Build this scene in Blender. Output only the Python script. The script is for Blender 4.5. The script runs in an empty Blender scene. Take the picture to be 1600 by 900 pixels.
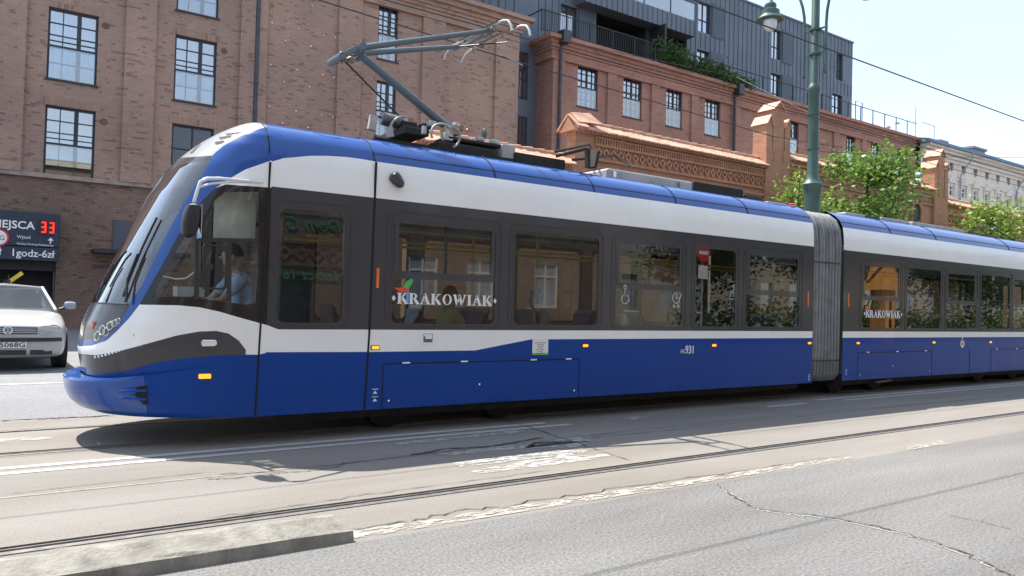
import bpy, math, random
import numpy as np
from mathutils import Vector, Matrix, noise as mnoise
random.seed(7); R = math.radians
S = bpy.context.scene; COL = S.collection
# ---------------------------------------------------------------- camera
FPX = 1200.0
_n = Vector((-.027, 1, -26/1200)).normalized()
_X = Vector((1704/FPX, 72/FPX, 1)).normalized()
_Z = -_n; _Y = _Z.cross(_X)
CW = Matrix((_X, _Y, _Z))                    # image axes (right, down, forward) -> world
CAM = Vector((0, 0, 1.5))
cam = bpy.data.cameras.new('camera'); camo = bpy.data.objects.new('camera', cam); COL.objects.link(camo)
cam.sensor_width = 36; cam.lens = 36*FPX/1600; cam.clip_end = 3000; cam.clip_start = .05
rt = CW @ Vector((1, 0, 0)); up = CW @ Vector((0, -1, 0)); bk = CW @ Vector((0, 0, -1))
mw = Matrix((rt, up, bk)).transposed().to_4x4(); mw.translation = CAM
camo.matrix_world = mw; S.camera = camo
# ---------------------------------------------------------------- world, sun, exposure
SUN = Vector((-.19, .56, 1.0)).normalized()   # towards the sun
SUN_EL = math.asin(SUN.z); SUN_AZ = math.atan2(SUN.x, SUN.y)
W = bpy.data.worlds.new('World'); S.world = W; W.use_nodes = True
nt = W.node_tree; nt.nodes.clear()
wo = nt.nodes.new('ShaderNodeOutputWorld'); bg = nt.nodes.new('ShaderNodeBackground')
sky = nt.nodes.new('ShaderNodeTexSky'); sky.sky_type = 'NISHITA'; sky.sun_disc = False
sky.sun_elevation = SUN_EL; sky.sun_rotation = SUN_AZ; sky.air_density = 1.0; sky.dust_density = .9; sky.ozone_density = 1.2
tc = nt.nodes.new('ShaderNodeTexCoord'); mp = nt.nodes.new('ShaderNodeMapping'); mp.inputs['Scale'].default_value = (1.2, 1.2, 4.0)
nz = nt.nodes.new('ShaderNodeTexNoise'); nz.inputs['Scale'].default_value = 2.2; nz.inputs['Detail'].default_value = 7; nz.inputs['Roughness'].default_value = .55
rp = nt.nodes.new('ShaderNodeValToRGB'); rp.color_ramp.elements[0].position = .40; rp.color_ramp.elements[0].color = (.5, .5, .5, 1)
rp.color_ramp.elements[1].position = .70; rp.color_ramp.elements[1].color = (.97, .97, .97, 1)
mx = nt.nodes.new('ShaderNodeMix'); mx.data_type = 'RGBA'; mx.inputs[7].default_value = (1.80, 2.03, 2.33, 1)
L = nt.links.new
L(tc.outputs['Generated'], mp.inputs[0]); L(mp.outputs[0], nz.inputs['Vector']); L(nz.outputs[0], rp.inputs[0])
L(rp.outputs[0], mx.inputs[0]); L(sky.outputs[0], mx.inputs[6]); L(mx.outputs[2], bg.inputs[0]); L(bg.outputs[0], wo.inputs[0])
bg.inputs[1].default_value = .15
sl = bpy.data.lights.new('sun', 'SUN'); sl.energy = 3.25; sl.angle = R(.5); sl.color = (1, .955, .88)
so = bpy.data.objects.new('sun', sl); COL.objects.link(so); so.rotation_euler = SUN.to_track_quat('Z', 'Y').to_euler()
S.view_settings.view_transform = 'Standard'; S.view_settings.look = 'None'; S.view_settings.gamma = 1
S.view_settings.exposure = 1.62
S.render.engine = 'CYCLES'; S.cycles.max_bounces = 8; S.cycles.transparent_max_bounces = 16
# ---------------------------------------------------------------- measuring helpers
def ray(px, py): return CW @ Vector(((px-800)/FPX, (py-450)/FPX, 1))
def onY(px, py, D): r = ray(px, py); return CAM + r*(D/r.y)
def onZ(px, py, z=0.): r = ray(px, py); return CAM + r*((z-CAM.z)/r.z)
def onX(px, py, X): r = ray(px, py); return CAM + r*(X/r.x)
CWT = CW.transposed()
def xz(px, py, D): p = onY(px, py, D); return p.x, p.z
# ---------------------------------------------------------------- material helpers
MATS = {}
def nodemat(name):
    m = bpy.data.materials.new(name); m.use_nodes = True; n = m.node_tree; n.nodes.clear()
    o = n.nodes.new('ShaderNodeOutputMaterial'); b = n.nodes.new('ShaderNodeBsdfPrincipled'); n.links.new(b.outputs[0], o.inputs[0])
    MATS[name] = m
    return m, n, b
def c4(c): return (c[0], c[1], c[2], 1)
def noise(n, scale, detail=4, rough=.55, vec=None, sc=None, dist=0.):
    t = n.nodes.new('ShaderNodeTexNoise'); t.inputs['Scale'].default_value = scale; t.inputs['Detail'].default_value = detail
    t.inputs['Roughness'].default_value = rough; t.inputs['Distortion'].default_value = dist
    if vec is None: vec = n.nodes.new('ShaderNodeTexCoord').outputs['Object']
    if sc:
        mm = n.nodes.new('ShaderNodeMapping'); mm.inputs['Scale'].default_value = sc; n.links.new(vec, mm.inputs[0]); vec = mm.outputs[0]
    n.links.new(vec, t.inputs['Vector']); return t.outputs[0]
def ramp(n, fac, stops):
    r = n.nodes.new('ShaderNodeValToRGB'); e = r.color_ramp.elements
    e[0].position, e[0].color = stops[0][0], c4(stops[0][1]); e[1].position, e[1].color = stops[-1][0], c4(stops[-1][1])
    for p, c in stops[1:-1]: q = e.new(p); q.color = c4(c)
    n.links.new(fac, r.inputs[0]); return r.outputs[0]
def mix(n, f, a, b, mode='MIX'):
    m = n.nodes.new('ShaderNodeMix'); m.data_type = 'RGBA'; m.blend_type = mode
    for i, v in ((0, f), (6, a), (7, b)):
        if isinstance(v, (int, float)): m.inputs[i].default_value = v
        elif isinstance(v, tuple): m.inputs[i].default_value = c4(v)
        else: n.links.new(v, m.inputs[i])
    return m.outputs[2]
def bump(n, b, h, dist, st=1.):
    q = n.nodes.new('ShaderNodeBump'); q.inputs['Distance'].default_value = dist; q.inputs['Strength'].default_value = st
    n.links.new(h, q.inputs['Height']); n.links.new(q.outputs[0], b.inputs['Normal']); return q
def plain(name, col, rough=.5, metal=0., var=.25, scale=3., coat=0., bmp=0., emit=0., spec=.5, dirt=None):
    if name in MATS: return MATS[name]
    m, n, b = nodemat(name)
    t = noise(n, scale, 5)
    lo = tuple(c*(1-var) for c in col); hi = tuple(min(1, c*(1+var)) for c in col)
    out = ramp(n, t, [(.3, lo), (.7, hi)])
    if dirt:      # streaks that run down a surface
        d = noise(n, 1., 6, .65, sc=(7, 7, .7)); dm = ramp(n, d, [(.52, (0, 0, 0)), (.75, (1, 1, 1))])
        mu = n.nodes.new('ShaderNodeMath'); mu.operation = 'MULTIPLY'; mu.inputs[1].default_value = dirt[1]; n.links.new(dm, mu.inputs[0])
        out = mix(n, mu.outputs[0], out, dirt[0])
    n.links.new(out, b.inputs['Base Color'])
    b.inputs['Roughness'].default_value = rough; b.inputs['Metallic'].default_value = metal
    b.inputs['Coat Weight'].default_value = coat; b.inputs['Coat Roughness'].default_value = .03
    b.inputs['Specular IOR Level'].default_value = spec
    if bmp: bump(n, b, noise(n, scale*6, 5), bmp)
    if emit: b.inputs['Emission Color'].default_value = c4(col); b.inputs['Emission Strength'].default_value = emit
    return m
def brickmat(name, c1, c2, cd, mortar, bw=.25, bh=.075, dark=.56, bmp=.006):
    m, n, b = nodemat(name)
    g = n.nodes.new('ShaderNodeTexCoord').outputs['Object']
    s = n.nodes.new('ShaderNodeSeparateXYZ'); n.links.new(g, s.inputs[0])
    a = n.nodes.new('ShaderNodeMath'); a.operation = 'ADD'; n.links.new(s.outputs[0], a.inputs[0]); n.links.new(s.outputs[1], a.inputs[1])
    c = n.nodes.new('ShaderNodeCombineXYZ'); n.links.new(a.outputs[0], c.inputs[0]); n.links.new(s.outputs[2], c.inputs[1])
    t = n.nodes.new('ShaderNodeTexBrick'); n.links.new(c.outputs[0], t.inputs['Vector'])
    t.inputs['Scale'].default_value = 1; t.inputs['Brick Width'].default_value = bw; t.inputs['Row Height'].default_value = bh
    t.inputs['Mortar Size'].default_value = .008; t.inputs['Mortar Smooth'].default_value = .3; t.inputs['Bias'].default_value = 0
    t.inputs['Color1'].default_value = c4(c1); t.inputs['Color2'].default_value = c4(c2); t.inputs['Mortar'].default_value = c4(mortar)
    # single burnt bricks, as wide as one brick
    fl = n.nodes.new('ShaderNodeMath'); fl.operation = 'SNAP'; fl.inputs[1].default_value = bh; n.links.new(s.outputs[2], fl.inputs[0])
    k1 = n.nodes.new('ShaderNodeMath'); k1.operation = 'MULTIPLY'; k1.inputs[1].default_value = 171.3; n.links.new(fl.outputs[0], k1.inputs[0])
    k2 = n.nodes.new('ShaderNodeMath'); k2.operation = 'MULTIPLY'; k2.inputs[1].default_value = .55/bw; n.links.new(a.outputs[0], k2.inputs[0])
    cc = n.nodes.new('ShaderNodeCombineXYZ'); n.links.new(k2.outputs[0], cc.inputs[0]); n.links.new(k1.outputs[0], cc.inputs[1])
    dk = ramp(n, noise(n, 1., 1, .3, vec=cc.outputs[0]), [(.635, (0, 0, 0)), (.655, (1, 1, 1))])
    f = n.nodes.new('ShaderNodeMath'); f.operation = 'MULTIPLY'; f.inputs[1].default_value = dark; n.links.new(dk, f.inputs[0])
    o1 = mix(n, f.outputs[0], t.outputs['Color'], cd)
    big = ramp(n, noise(n, .35, 5, .6), [(.28, (.76, .77, .78)), (.7, (1.14, 1.12, 1.1))])
    o2 = mix(n, 1., o1, big, 'MULTIPLY')
    fine = ramp(n, noise(n, 9., 4, .7, sc=(1, 1, 3)), [(.3, (.90, .90, .90)), (.7, (1.07, 1.07, 1.07))])
    o3 = mix(n, 1., o2, fine, 'MULTIPLY')
    n.links.new(o3, b.inputs['Base Color']); b.inputs['Roughness'].default_value = .88
    inv = n.nodes.new('ShaderNodeMath'); inv.operation = 'SUBTRACT'; inv.inputs[0].default_value = 1; n.links.new(t.outputs['Fac'], inv.inputs[1])
    bump(n, b, inv.outputs[0], bmp)
    return m
def glass(name, tint=.5, ior=1.5, rough=.0, col=(1, 1, 1), boost=1.):
    m = bpy.data.materials.new(name); m.use_nodes = True; n = m.node_tree; n.nodes.clear(); MATS[name] = m
    o = n.nodes.new('ShaderNodeOutputMaterial'); t = n.nodes.new('ShaderNodeBsdfTransparent'); g = n.nodes.new('ShaderNodeBsdfGlossy')
    t.inputs[0].default_value = (tint*col[0], tint*col[1], tint*col[2], 1); g.inputs['Roughness'].default_value = rough
    fr = n.nodes.new('ShaderNodeFresnel'); ge = n.nodes.new('ShaderNodeNewGeometry')
    e1 = n.nodes.new('ShaderNodeMath'); e1.operation = 'MULTIPLY_ADD'; e1.inputs[1].default_value = -2; e1.inputs[2].default_value = 1; n.links.new(ge.outputs['Backfacing'], e1.inputs[0])
    e2 = n.nodes.new('ShaderNodeMath'); e2.operation = 'POWER'; e2.inputs[0].default_value = ior; n.links.new(e1.outputs[0], e2.inputs[1]); n.links.new(e2.outputs[0], fr.inputs[0])
    mu = n.nodes.new('ShaderNodeMath'); mu.operation = 'MULTIPLY'; mu.use_clamp = True; mu.inputs[1].default_value = boost; n.links.new(fr.outputs[0], mu.inputs[0])
    x = n.nodes.new('ShaderNodeMixShader'); n.links.new(mu.outputs[0], x.inputs[0]); n.links.new(t.outputs[0], x.inputs[1]); n.links.new(g.outputs[0], x.inputs[2])
    n.links.new(x.outputs[0], o.inputs[0]); return m
# ---------------------------------------------------------------- mesh helpers
ORG = {}
def prop(o, label=None, cat=None, group=None, kind=None):
    if label: o['label'] = label
    if cat: o['category'] = cat
    if group: o['group'] = group
    if kind: o['kind'] = kind
    return o
def thing(name, label, cat, loc=(0, 0, 0), group=None):
    o = bpy.data.objects.new(name, None); o.empty_display_size = .3; COL.objects.link(o); o.location = loc; ORG[o] = Vector(loc)
    return prop(o, label, cat, group)
class MB:
    def __init__(s): s.v = []; s.f = []; s.m = []
    def add(s, vs, fs, mi=0):
        k = len(s.v); s.v += [tuple(p) for p in vs]; s.f += [tuple(i+k for i in q) for q in fs]; s.m += [mi]*len(fs); return s
    def box(s, x0, x1, y0, y1, z0, z1, mi=0):
        if x0 > x1: x0, x1 = x1, x0
        if y0 > y1: y0, y1 = y1, y0
        if z0 > z1: z0, z1 = z1, z0
        return s.add([(x0, y0, z0), (x1, y0, z0), (x1, y1, z0), (x0, y1, z0), (x0, y0, z1), (x1, y0, z1), (x1, y1, z1), (x0, y1, z1)],
                     [(0, 3, 2, 1), (4, 5, 6, 7), (0, 1, 5, 4), (1, 2, 6, 5), (2, 3, 7, 6), (3, 0, 4, 7)], mi)
    def bar(s, a, b, w, h, mi=0, upv=(0, 0, 1)):
        a = Vector(a); b = Vector(b); d = (b-a).normalized(); u = Vector(upv)
        if abs(d.dot(u)) > .98: u = Vector((1, 0, 0))
        sd = d.cross(u).normalized(); u = sd.cross(d)
        vs = [q+sd*i*w/2+u*j*h/2 for q in (a, b) for i, j in ((-1, -1), (1, -1), (1, 1), (-1, 1))]
        return s.add(vs, [(3, 2, 1, 0), (4, 5, 6, 7), (0, 1, 5, 4), (1, 2, 6, 5), (2, 3, 7, 6), (3, 0, 4, 7)], mi)
    def tube(s, pts, r, n=8, mi=0, cap=True):
        pts = [Vector(p) for p in pts]; rr = r if isinstance(r, (list, tuple)) else [r]*len(pts); k = len(s.v); pv = None
        for i, p in enumerate(pts):
            d = (pts[min(i+1, len(pts)-1)]-pts[max(i-1, 0)]).normalized()
            if pv is None: u = Vector((0, 0, 1)) if abs(d.z) < .9 else Vector((1, 0, 0))
            else: u = pv
            sd = d.cross(u).normalized(); u = sd.cross(d).normalized(); pv = u
            for j in range(n): a = 2*math.pi*j/n; s.v.append(tuple(p+(sd*math.cos(a)+u*math.sin(a))*rr[i]))
        for i in range(len(pts)-1):
            for j in range(n): q = (j+1) % n; s.f.append((k+i*n+j, k+i*n+q, k+(i+1)*n+q, k+(i+1)*n+j)); s.m.append(mi)
        if cap:
            s.f.append(tuple(k+j for j in reversed(range(n)))); s.m.append(mi)
            s.f.append(tuple(k+(len(pts)-1)*n+j for j in range(n))); s.m.append(mi)
        return s
    def lathe(s, c, prof, n=20, ax='z', mi=0):
        c = Vector(c); k = len(s.v)
        for r, h in prof:
            for j in range(n):
                a = 2*math.pi*j/n; p = (r*math.cos(a), r*math.sin(a), h)
                if ax == 'y': p = (p[0], p[2], -p[1])
                if ax == 'x': p = (p[2], p[0], p[1])
                s.v.append(tuple(c+Vector(p)))
        for i in range(len(prof)-1):
            for j in range(n): q = (j+1) % n; s.f.append((k+i*n+j, k+i*n+q, k+(i+1)*n+q, k+(i+1)*n+j)); s.m.append(mi)
        s.f.append(tuple(k+j for j in reversed(range(n)))); s.m.append(mi)
        s.f.append(tuple(k+(len(prof)-1)*n+j for j in range(n))); s.m.append(mi)
        return s
    def prism(s, pts, a, b, ax='y', mi=0):       # 2-D outline extruded from a to b
        n = len(pts)
        def P(p, t): return (p[0], t, p[1]) if ax == 'y' else ((t, p[0], p[1]) if ax == 'x' else (p[0], p[1], t))
        vs = [P(p, a) for p in pts]+[P(p, b) for p in pts]
        fs = [tuple(range(n)), tuple(range(2*n-1, n-1, -1))]+[(i, i+n, (i+1) % n+n, (i+1) % n) for i in range(n)]
        return s.add(vs, fs, mi)
    def ring(s, out, inn, a, b, mi=0):           # frame between two outlines of equal length in (x,z), from y=a to y=b
        n = len(out); vs = [(p[0], a, p[1]) for p in out]+[(p[0], a, p[1]) for p in inn]+[(p[0], b, p[1]) for p in out]+[(p[0], b, p[1]) for p in inn]
        fs = []
        for i in range(n):
            j = (i+1) % n
            fs += [(i, j, n+j, n+i), (2*n+i, 3*n+i, 3*n+j, 2*n+j), (i, 2*n+i, 2*n+j, j), (n+i, n+j, 3*n+j, 3*n+i)]
        return s.add(vs, fs, mi)
    def build(s, name, mats, parent=None, smooth=False, bevel=0., label=None, angle=35):
        me = bpy.data.meshes.new(name); o0 = ORG.get(parent, Vector((0, 0, 0)))
        me.from_pydata([(x-o0.x, y-o0.y, z-o0.z) for x, y, z in s.v], [], s.f)
        if not isinstance(mats, (list, tuple)): mats = [mats]
        for q in mats: me.materials.append(q)
        me.polygons.foreach_set('material_index', s.m); me.update()
        import bmesh
        bm = bmesh.new(); bm.from_mesh(me); bmesh.ops.recalc_face_normals(bm, faces=bm.faces) if len(s.f) < 60000 else None; bm.to_mesh(me); bm.free()
        if smooth:
            me.polygons.foreach_set('use_smooth', [True]*len(me.polygons)); me.set_sharp_from_angle(angle=R(angle))
        o = bpy.data.objects.new(name, me); COL.objects.link(o)
        if parent: o.parent = parent; ORG[o] = o0
        else: ORG[o] = Vector((0, 0, 0))
        if bevel: bv = o.modifiers.new('bevel', 'BEVEL'); bv.width = bevel; bv.segments = 2; bv.limit_method = 'ANGLE'
        if label: o['label'] = label
        return o
def rrect(x0, x1, z0, z1, r, n=5):
    pts = []
    for cx, cz, a0 in ((x1-r, z1-r, 0), (x0+r, z1-r, 90), (x0+r, z0+r, 180), (x1-r, z0+r, 270)):
        for i in range(n+1): a = R(a0+90*i/n); pts.append((cx+r*math.cos(a), cz+r*math.sin(a)))
    return pts
def text(txt, size, name, mat, parent, origin, xdir, updir, ext=.004, shear=0., align='LEFT', bold=0., sx=1.):
    cu = bpy.data.curves.new('t', 'FONT'); cu.body = txt; cu.size = size; cu.extrude = ext; cu.shear = shear; cu.align_x = align; cu.offset = bold; cu.resolution_u = 3
    to = bpy.data.objects.new('t', cu); COL.objects.link(to)
    bpy.context.view_layer.update()
    me = bpy.data.meshes.new_from_object(to.evaluated_get(bpy.context.evaluated_depsgraph_get()))
    bpy.data.objects.remove(to)
    xd = Vector(xdir).normalized(); ud = Vector(updir).normalized(); nd = xd.cross(ud); o0 = ORG.get(parent, Vector((0, 0, 0)))
    for v in me.vertices: v.co = Vector(origin)-o0+xd*v.co.x*sx+ud*v.co.y+nd*v.co.z
    me.materials.clear(); me.materials.append(mat); me.name = name
    o = bpy.data.objects.new(name, me); COL.objects.link(o)
    if parent: o.parent = parent
    ORG[o] = o0
    return o
# ================================================================ materials
def asphalt(name, lo, hi, grain, stain, warm):
    m, n, b = nodemat(name)
    g1 = noise(n, grain, 3, .8); base = ramp(n, g1, [(.32, lo), (.5, tuple((a+c)/2 for a, c in zip(lo, hi))), (.68, hi)])
    g2 = noise(n, .5, 6, .6, sc=(.35, 1.6, 1)); o = mix(n, 1., base, ramp(n, g2, [(.3, stain), (.7, (1.1, 1.1, 1.1))]), 'MULTIPLY')
    g3 = noise(n, 1.3, 6, .7, sc=(.25, 1, 1), dist=.4); o = mix(n, 1., o, ramp(n, g3, [(.35, warm), (.62, (1, 1, 1))]), 'MULTIPLY')
    sp = noise(n, grain*.45, 2, .9); o = mix(n, 1., o, ramp(n, sp, [(.27, (.45, .45, .45)), (.36, (1, 1, 1))]), 'MULTIPLY')
    n.links.new(o, b.inputs['Base Color']); b.inputs['Roughness'].default_value = .9
    bump(n, b, g1, .006)
    return m
M_ROAD = asphalt('asphalt_coarse', (.085, .083, .080), (.262, .256, .245), 48, (.66, .66, .68), (.93, .9, .86))
M_BED = asphalt('track_asphalt', (.175, .162, .148), (.26, .242, .220), 70, (.76, .76, .77), (.95, .91, .84))
M_FAR = asphalt('forecourt_paving', (.16, .16, .168), (.25, .25, .258), 40, (.8, .8, .82), (.95, .93, .9))
M_TAR = plain('tar', (.022, .021, .02), .85, scale=20)
M_STEEL = plain('rail_steel', (.30, .285, .265), .38, .6, scale=12)
M_GROOVE = plain('rail_groove', (.03, .027, .025), .7, .3, scale=10)
M_CONC = plain('weathered_concrete', (.225, .212, .182), .9, scale=6, var=.3, bmp=.008, dirt=((.10, .095, .085), .8))
M_DARK = plain('dark_metal', (.022, .023, .025), .5, scale=5)
M_FRAME = plain('window_frame_navy', (.018, .026, .042), .45, scale=4)
M_GREEN = plain('lamp_post_green', (.055, .105, .085), .42, .1, scale=3, var=.2)
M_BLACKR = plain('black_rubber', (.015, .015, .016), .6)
def paint(name, col, wear):
    m, n, b = nodemat(name); b.inputs['Base Color'].default_value = c4(col); b.inputs['Roughness'].default_value = .8
    o = [q for q in n.nodes if q.type == 'OUTPUT_MATERIAL'][0]; t = n.nodes.new('ShaderNodeBsdfTransparent'); x = n.nodes.new('ShaderNodeMixShader')
    a = noise(n, 7, 10, .8, sc=(.8, 2.2, 1)); r = ramp(n, a, [(wear-.035, (0, 0, 0)), (wear+.02, (1, 1, 1))])
    g = ramp(n, noise(n, 60, 2, .8), [(.3, (.0, .0, .0)), (.42, (1, 1, 1))]); r2 = mix(n, 1., r, g, 'MULTIPLY')
    n.links.new(r2, x.inputs[0]); n.links.new(t.outputs[0], x.inputs[1]); n.links.new(b.outputs[0], x.inputs[2]); n.links.new(x.outputs[0], o.inputs[0])
    return m
M_PAINT = paint('road_paint', (.42, .41, .40), .40); M_PAINTW = paint('worn_road_paint', (.37, .355, .335), .49); M_PAINTX = paint('broken_road_paint', (.38, .35, .30), .51)
# ================================================================ ground
def struct(name, mb, mats, **k): return prop(mb.build(name, mats, **k), kind='structure')
XA, XB = -70, 220
struct('ground', MB().add([(-900, -900, -.13), (900, -900, -.13), (900, 900, -.13), (-900, 900, -.13)], [(0, 1, 2, 3)]), M_FAR)
struct('road', MB().box(XA, XB, -1.2, 4.45, -.1, 0), M_ROAD)
bed = MB()
def strip(y0, y1): bed.box(XA, XB, y0, y1, -.1, 0)
D1, D2, D3, D4 = 5.262, 6.697, 8.404, 9.839
def rail(d, s):       # s: side of the groove (towards the middle of its track)
    q = MB(); Y = lambda t: d+s*t
    q.box(XA, XB, Y(-.028), Y(.028), -.1, .001, 0)
    q.box(XA, XB, Y(.028), Y(.085), -.1, -.045, 1)
    q.box(XA, XB, Y(.085), Y(.098), -.1, -.003, 0)
    prop(q.build('rail', [M_STEEL, M_GROOVE]), kind='structure')
    t = MB(); t.box(XA, XB, Y(-.05), Y(-.028), -.1, -.008); t.box(XA, XB, Y(.098), Y(.135 if s > 0 else .112), -.1, -.01)
    prop(t.build('rail_joint', M_TAR), kind='structure')
    return sorted((Y(-.05), Y(.135 if s > 0 else .112)))
def buried(d):      # rail worn flush and filled with dust
    prop(MB().box(XA, XB, d-.028, d+.028, -.1, -.001).build('rail', plain('dusty_rail', (.20, .19, .175), .7, .2, scale=10)), kind='structure')
    prop(MB().box(XA, XB, d-.048, d-.028, -.1, -.004).build('rail_joint', plain('dusty_groove', (.07, .065, .06), .95)), kind='structure')
    return [d-.048, d+.028]
e = [4.45]
for d, s in ((D1, 1), (D2, -1), (D3, 1), (D4, -1)): e += rail(d, s) if d != D2 else buried(d)
e.append(10.6)
for i in range(0, len(e), 2): strip(e[i], e[i+1])
struct('track_bed', bed, M_BED)
GZ = .21
struct('forecourt', MB().prism([(10.6, -.1), (10.6, 0), (12.1, GZ), (40, GZ), (40, -.1)], XA, XB, 'x'), M_FAR)
struct('pavement', MB().box(9.5, XB, 12.75, 31, GZ-.05, GZ+.13), M_FAR)
struct('near_pavement', MB().box(XA, XB, -9, -1.2, -.1, .13), M_FAR)
# markings -----------------------------------------------------------------
def mark(name, quads, m, z=.004):
    q = MB()
    for w in quads: q.add([(x, y, z) for x, y in w], [tuple(range(len(w)))])
    return struct(name, q, m)
def pxq(*pts): return [tuple(onZ(*p)[:2]) for p in pts]
lines = [[(-40, 7.46), (6.28, 7.50), (6.28, 7.60), (-40, 7.56)], [(-40, 7.69), (6.05, 7.73), (6.05, 7.83), (-40, 7.79)]]
lines += [[(12.4, 7.50), (60, 7.52), (60, 7.62), (12.4, 7.60)], [(11.9, 7.73), (60, 7.75), (60, 7.85), (11.9, 7.83)], [(10.3, 7.52), (11.3, 7.52), (11.3, 7.62), (10.3, 7.62)]]
mark('double_line_marking', lines, M_PAINT)
mark('worn_bar_marking', [pxq((610, 693), (810, 672), (822, 675), (625, 696)), pxq((668, 712), (905, 683), (930, 690), (700, 712)),
     pxq((705, 724), (860, 704), (925, 704), (895, 712), (720, 730)), pxq((735, 737), (840, 716), (950, 710), (955, 714), (860, 728), (745, 741)),
     pxq((820, 700), (835, 690), (925, 690), (900, 700)), pxq((985, 650), (1012, 652), (990, 656), (970, 655))], M_PAINTW)
mark('edge_line_marking', [[(2.03, 4.52), (7.55, 4.47), (7.6, 4.60), (2.03, 4.68)], [(8.55, 4.45), (9.5, 4.42), (9.6, 4.58), (8.7, 4.6)], [(15, 4.45), (17, 4.42), (17, 4.58), (15, 4.6)]], M_PAINTX, .005)
mark('faded_bar_marking', [pxq((-60, 691), (-60, 687), (80, 683), (85, 686), (0, 691))], M_PAINTW)
q = MB(); a = onZ(-40, 606, .21); q.box(-3, 1.55, 12.6, 12.72, GZ+.003, GZ+.005); q.box(-3.0, .62, 13.5, 13.56, GZ+.003, GZ+.005)
struct('forecourt_line_marking', q, M_PAINT)
# cracks ---------------------------------------------------------------------
def crack(pts, w, name='road_crack', z=.0065, m=None, steps=9, jit=.02):
    P = [onZ(*p) for p in pts]; rnd = random.Random(len(pts)*7+int(pts[0][0])); path = []
    for a, b in zip(P, P[1:]):
        for i in range(steps):
            p = a.lerp(b, i/steps); path.append(Vector((p.x+rnd.gauss(0, jit), p.y+rnd.gauss(0, jit), z)))
    path.append(Vector((P[-1].x, P[-1].y, z))); q = MB(); vs = []; 
    for i, p in enumerate(path):
        d = (path[min(i+1, len(path)-1)]-path[max(i-1, 0)]).normalized(); s = Vector((-d.y, d.x, 0)); ww = w*rnd.uniform(.25, 1)*(.2 if i in (0, len(path)-1) else 1)
        vs += [p+s*ww/2, p-s*ww/2]
    q.add(vs, [(2*i, 2*i+1, 2*i+3, 2*i+2) for i in range(len(path)-1)]); return struct(name, q, m or M_TAR)
M_CR = plain('crack_dirt', (.075, .07, .062), .95, scale=20); M_CRL = plain('crack_pale_edge', (.38, .36, .32), .95, scale=20)
crack([(1120, 757), (1150, 777), (1180, 795), (1215, 800), (1270, 805), (1330, 815), (1400, 830), (1455, 846), (1510, 866), (1560, 890), (1590, 905)], .022, m=M_CR, jit=.012)
crack([(1122, 759), (1152, 779), (1182, 797), (1217, 802), (1272, 808), (1332, 818), (1402, 833), (1457, 849), (1512, 869), (1562, 893)], .012, 'road_crack_edge', .0055, M_CRL, jit=.012)
crack([(320, 750), (365, 748), (430, 740), (470, 738), (520, 731), (545, 722)], .018, m=M_CR, jit=.012)
crack([(340, 741), (450, 737), (560, 722), (640, 712), (745, 700), (840, 690), (1000, 672)], .018, m=M_CR, jit=.01)
crack([(640, 712), (700, 701), (760, 699), (850, 684)], .05, m=M_CR, jit=.012)
crack([(780, 655), (840, 672), (900, 692), (985, 720)], .02, m=M_CR, jit=.01)
crack([(1110, 632), (1180, 640), (1240, 647)], .03, m=M_CR)
crack([(1000, 672), (1250, 647), (1600, 618)], .02, m=M_CR, jit=.01)
crack([(0, 658), (60, 655), (110, 653), (180, 650)], .08, m=M_CR, jit=.03)
crack([(0, 774), (120, 760), (330, 738)], .012, m=M_CR, jit=.004)
crack([(320, 811), (420, 797), (560, 775), (700, 757), (860, 735)], .014, m=M_CR, jit=.012)
crack([(545, 829), (640, 814), (690, 803), (800, 790), (930, 768), (1100, 744), (1330, 711)], .022, m=M_CR, jit=.02)
crack([(1480, 806), (1530, 815), (1580, 828)], .012, m=M_CR, jit=.01)
# concrete separator block
t = thing('separator_block', 'chipped concrete kerb block beside the near tram rail', 'kerb block', (1.9, 4.6, 0))
kb = MB(); n = 46; sec = [(4.75, 0), (4.735, .128), (4.67, .132), (4.515, .08), (4.488, .070), (4.47, 0)]; rnd = random.Random(3); vs = []
for i in range(n+1):
    x = -7+9.0*i/n + (0 if i < n else 0); c = 1 if i < n else .93
    for j, (y, z) in enumerate(sec):
        w = .10*max(0, (i-n*.8)/(n*.2)) if j in (1, 2) and i > n*.8 else 0
        jt = .007 if j in (1, 2, 3) else .002
        vs.append((x-(.06 if i == n and j in (1, 2, 3) else 0), y+rnd.gauss(0, jt)-w*.2, max(0, z*c+rnd.gauss(0, jt*.8)) if z else -.02))
fs = [(i*6+j, i*6+j+1, (i+1)*6+j+1, (i+1)*6+j) for i in range(n) for j in range(5)]+[tuple(range(6)), tuple(n*6+j for j in reversed(range(6)))]
kb.add(vs, fs); kb.build('block', M_CONC, t)
# ================================================================ buildings
M_B1 = brickmat('brown_brick', (.405, .275, .22), (.345, .232, .185), (.17, .11, .09), (.34, .24, .19), .24, .072, .6)
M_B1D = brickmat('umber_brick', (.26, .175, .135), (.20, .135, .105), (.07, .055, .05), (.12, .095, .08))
M_B2 = brickmat('red_brick', (.42, .22, .165), (.35, .18, .13), (.2, .115, .10), (.33, .22, .19), .24, .072, .5)
M_B3 = brickmat('orange_brick', (.56, .27, .155), (.47, .215, .12), (.33, .15, .09), (.40, .25, .17), .20, .06, .4, .003)
M_TILE = plain('clay_tile', (.60, .33, .22), .75, scale=4, var=.25, bmp=.004)
M_ZINC = plain('zinc_cladding', (.125, .15, .185), .5, .3, scale=.8, var=.12)
M_ZINCD = plain('zinc_shutter', (.075, .09, .115), .5, .3, scale=.8, var=.1)
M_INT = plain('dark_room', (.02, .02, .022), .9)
M_CURT = plain('pale_blind', (.62, .64, .66), .9, scale=2, var=.06)
M_PIPE = plain('downspout_metal', (.06, .065, .075), .45, .5)
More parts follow.
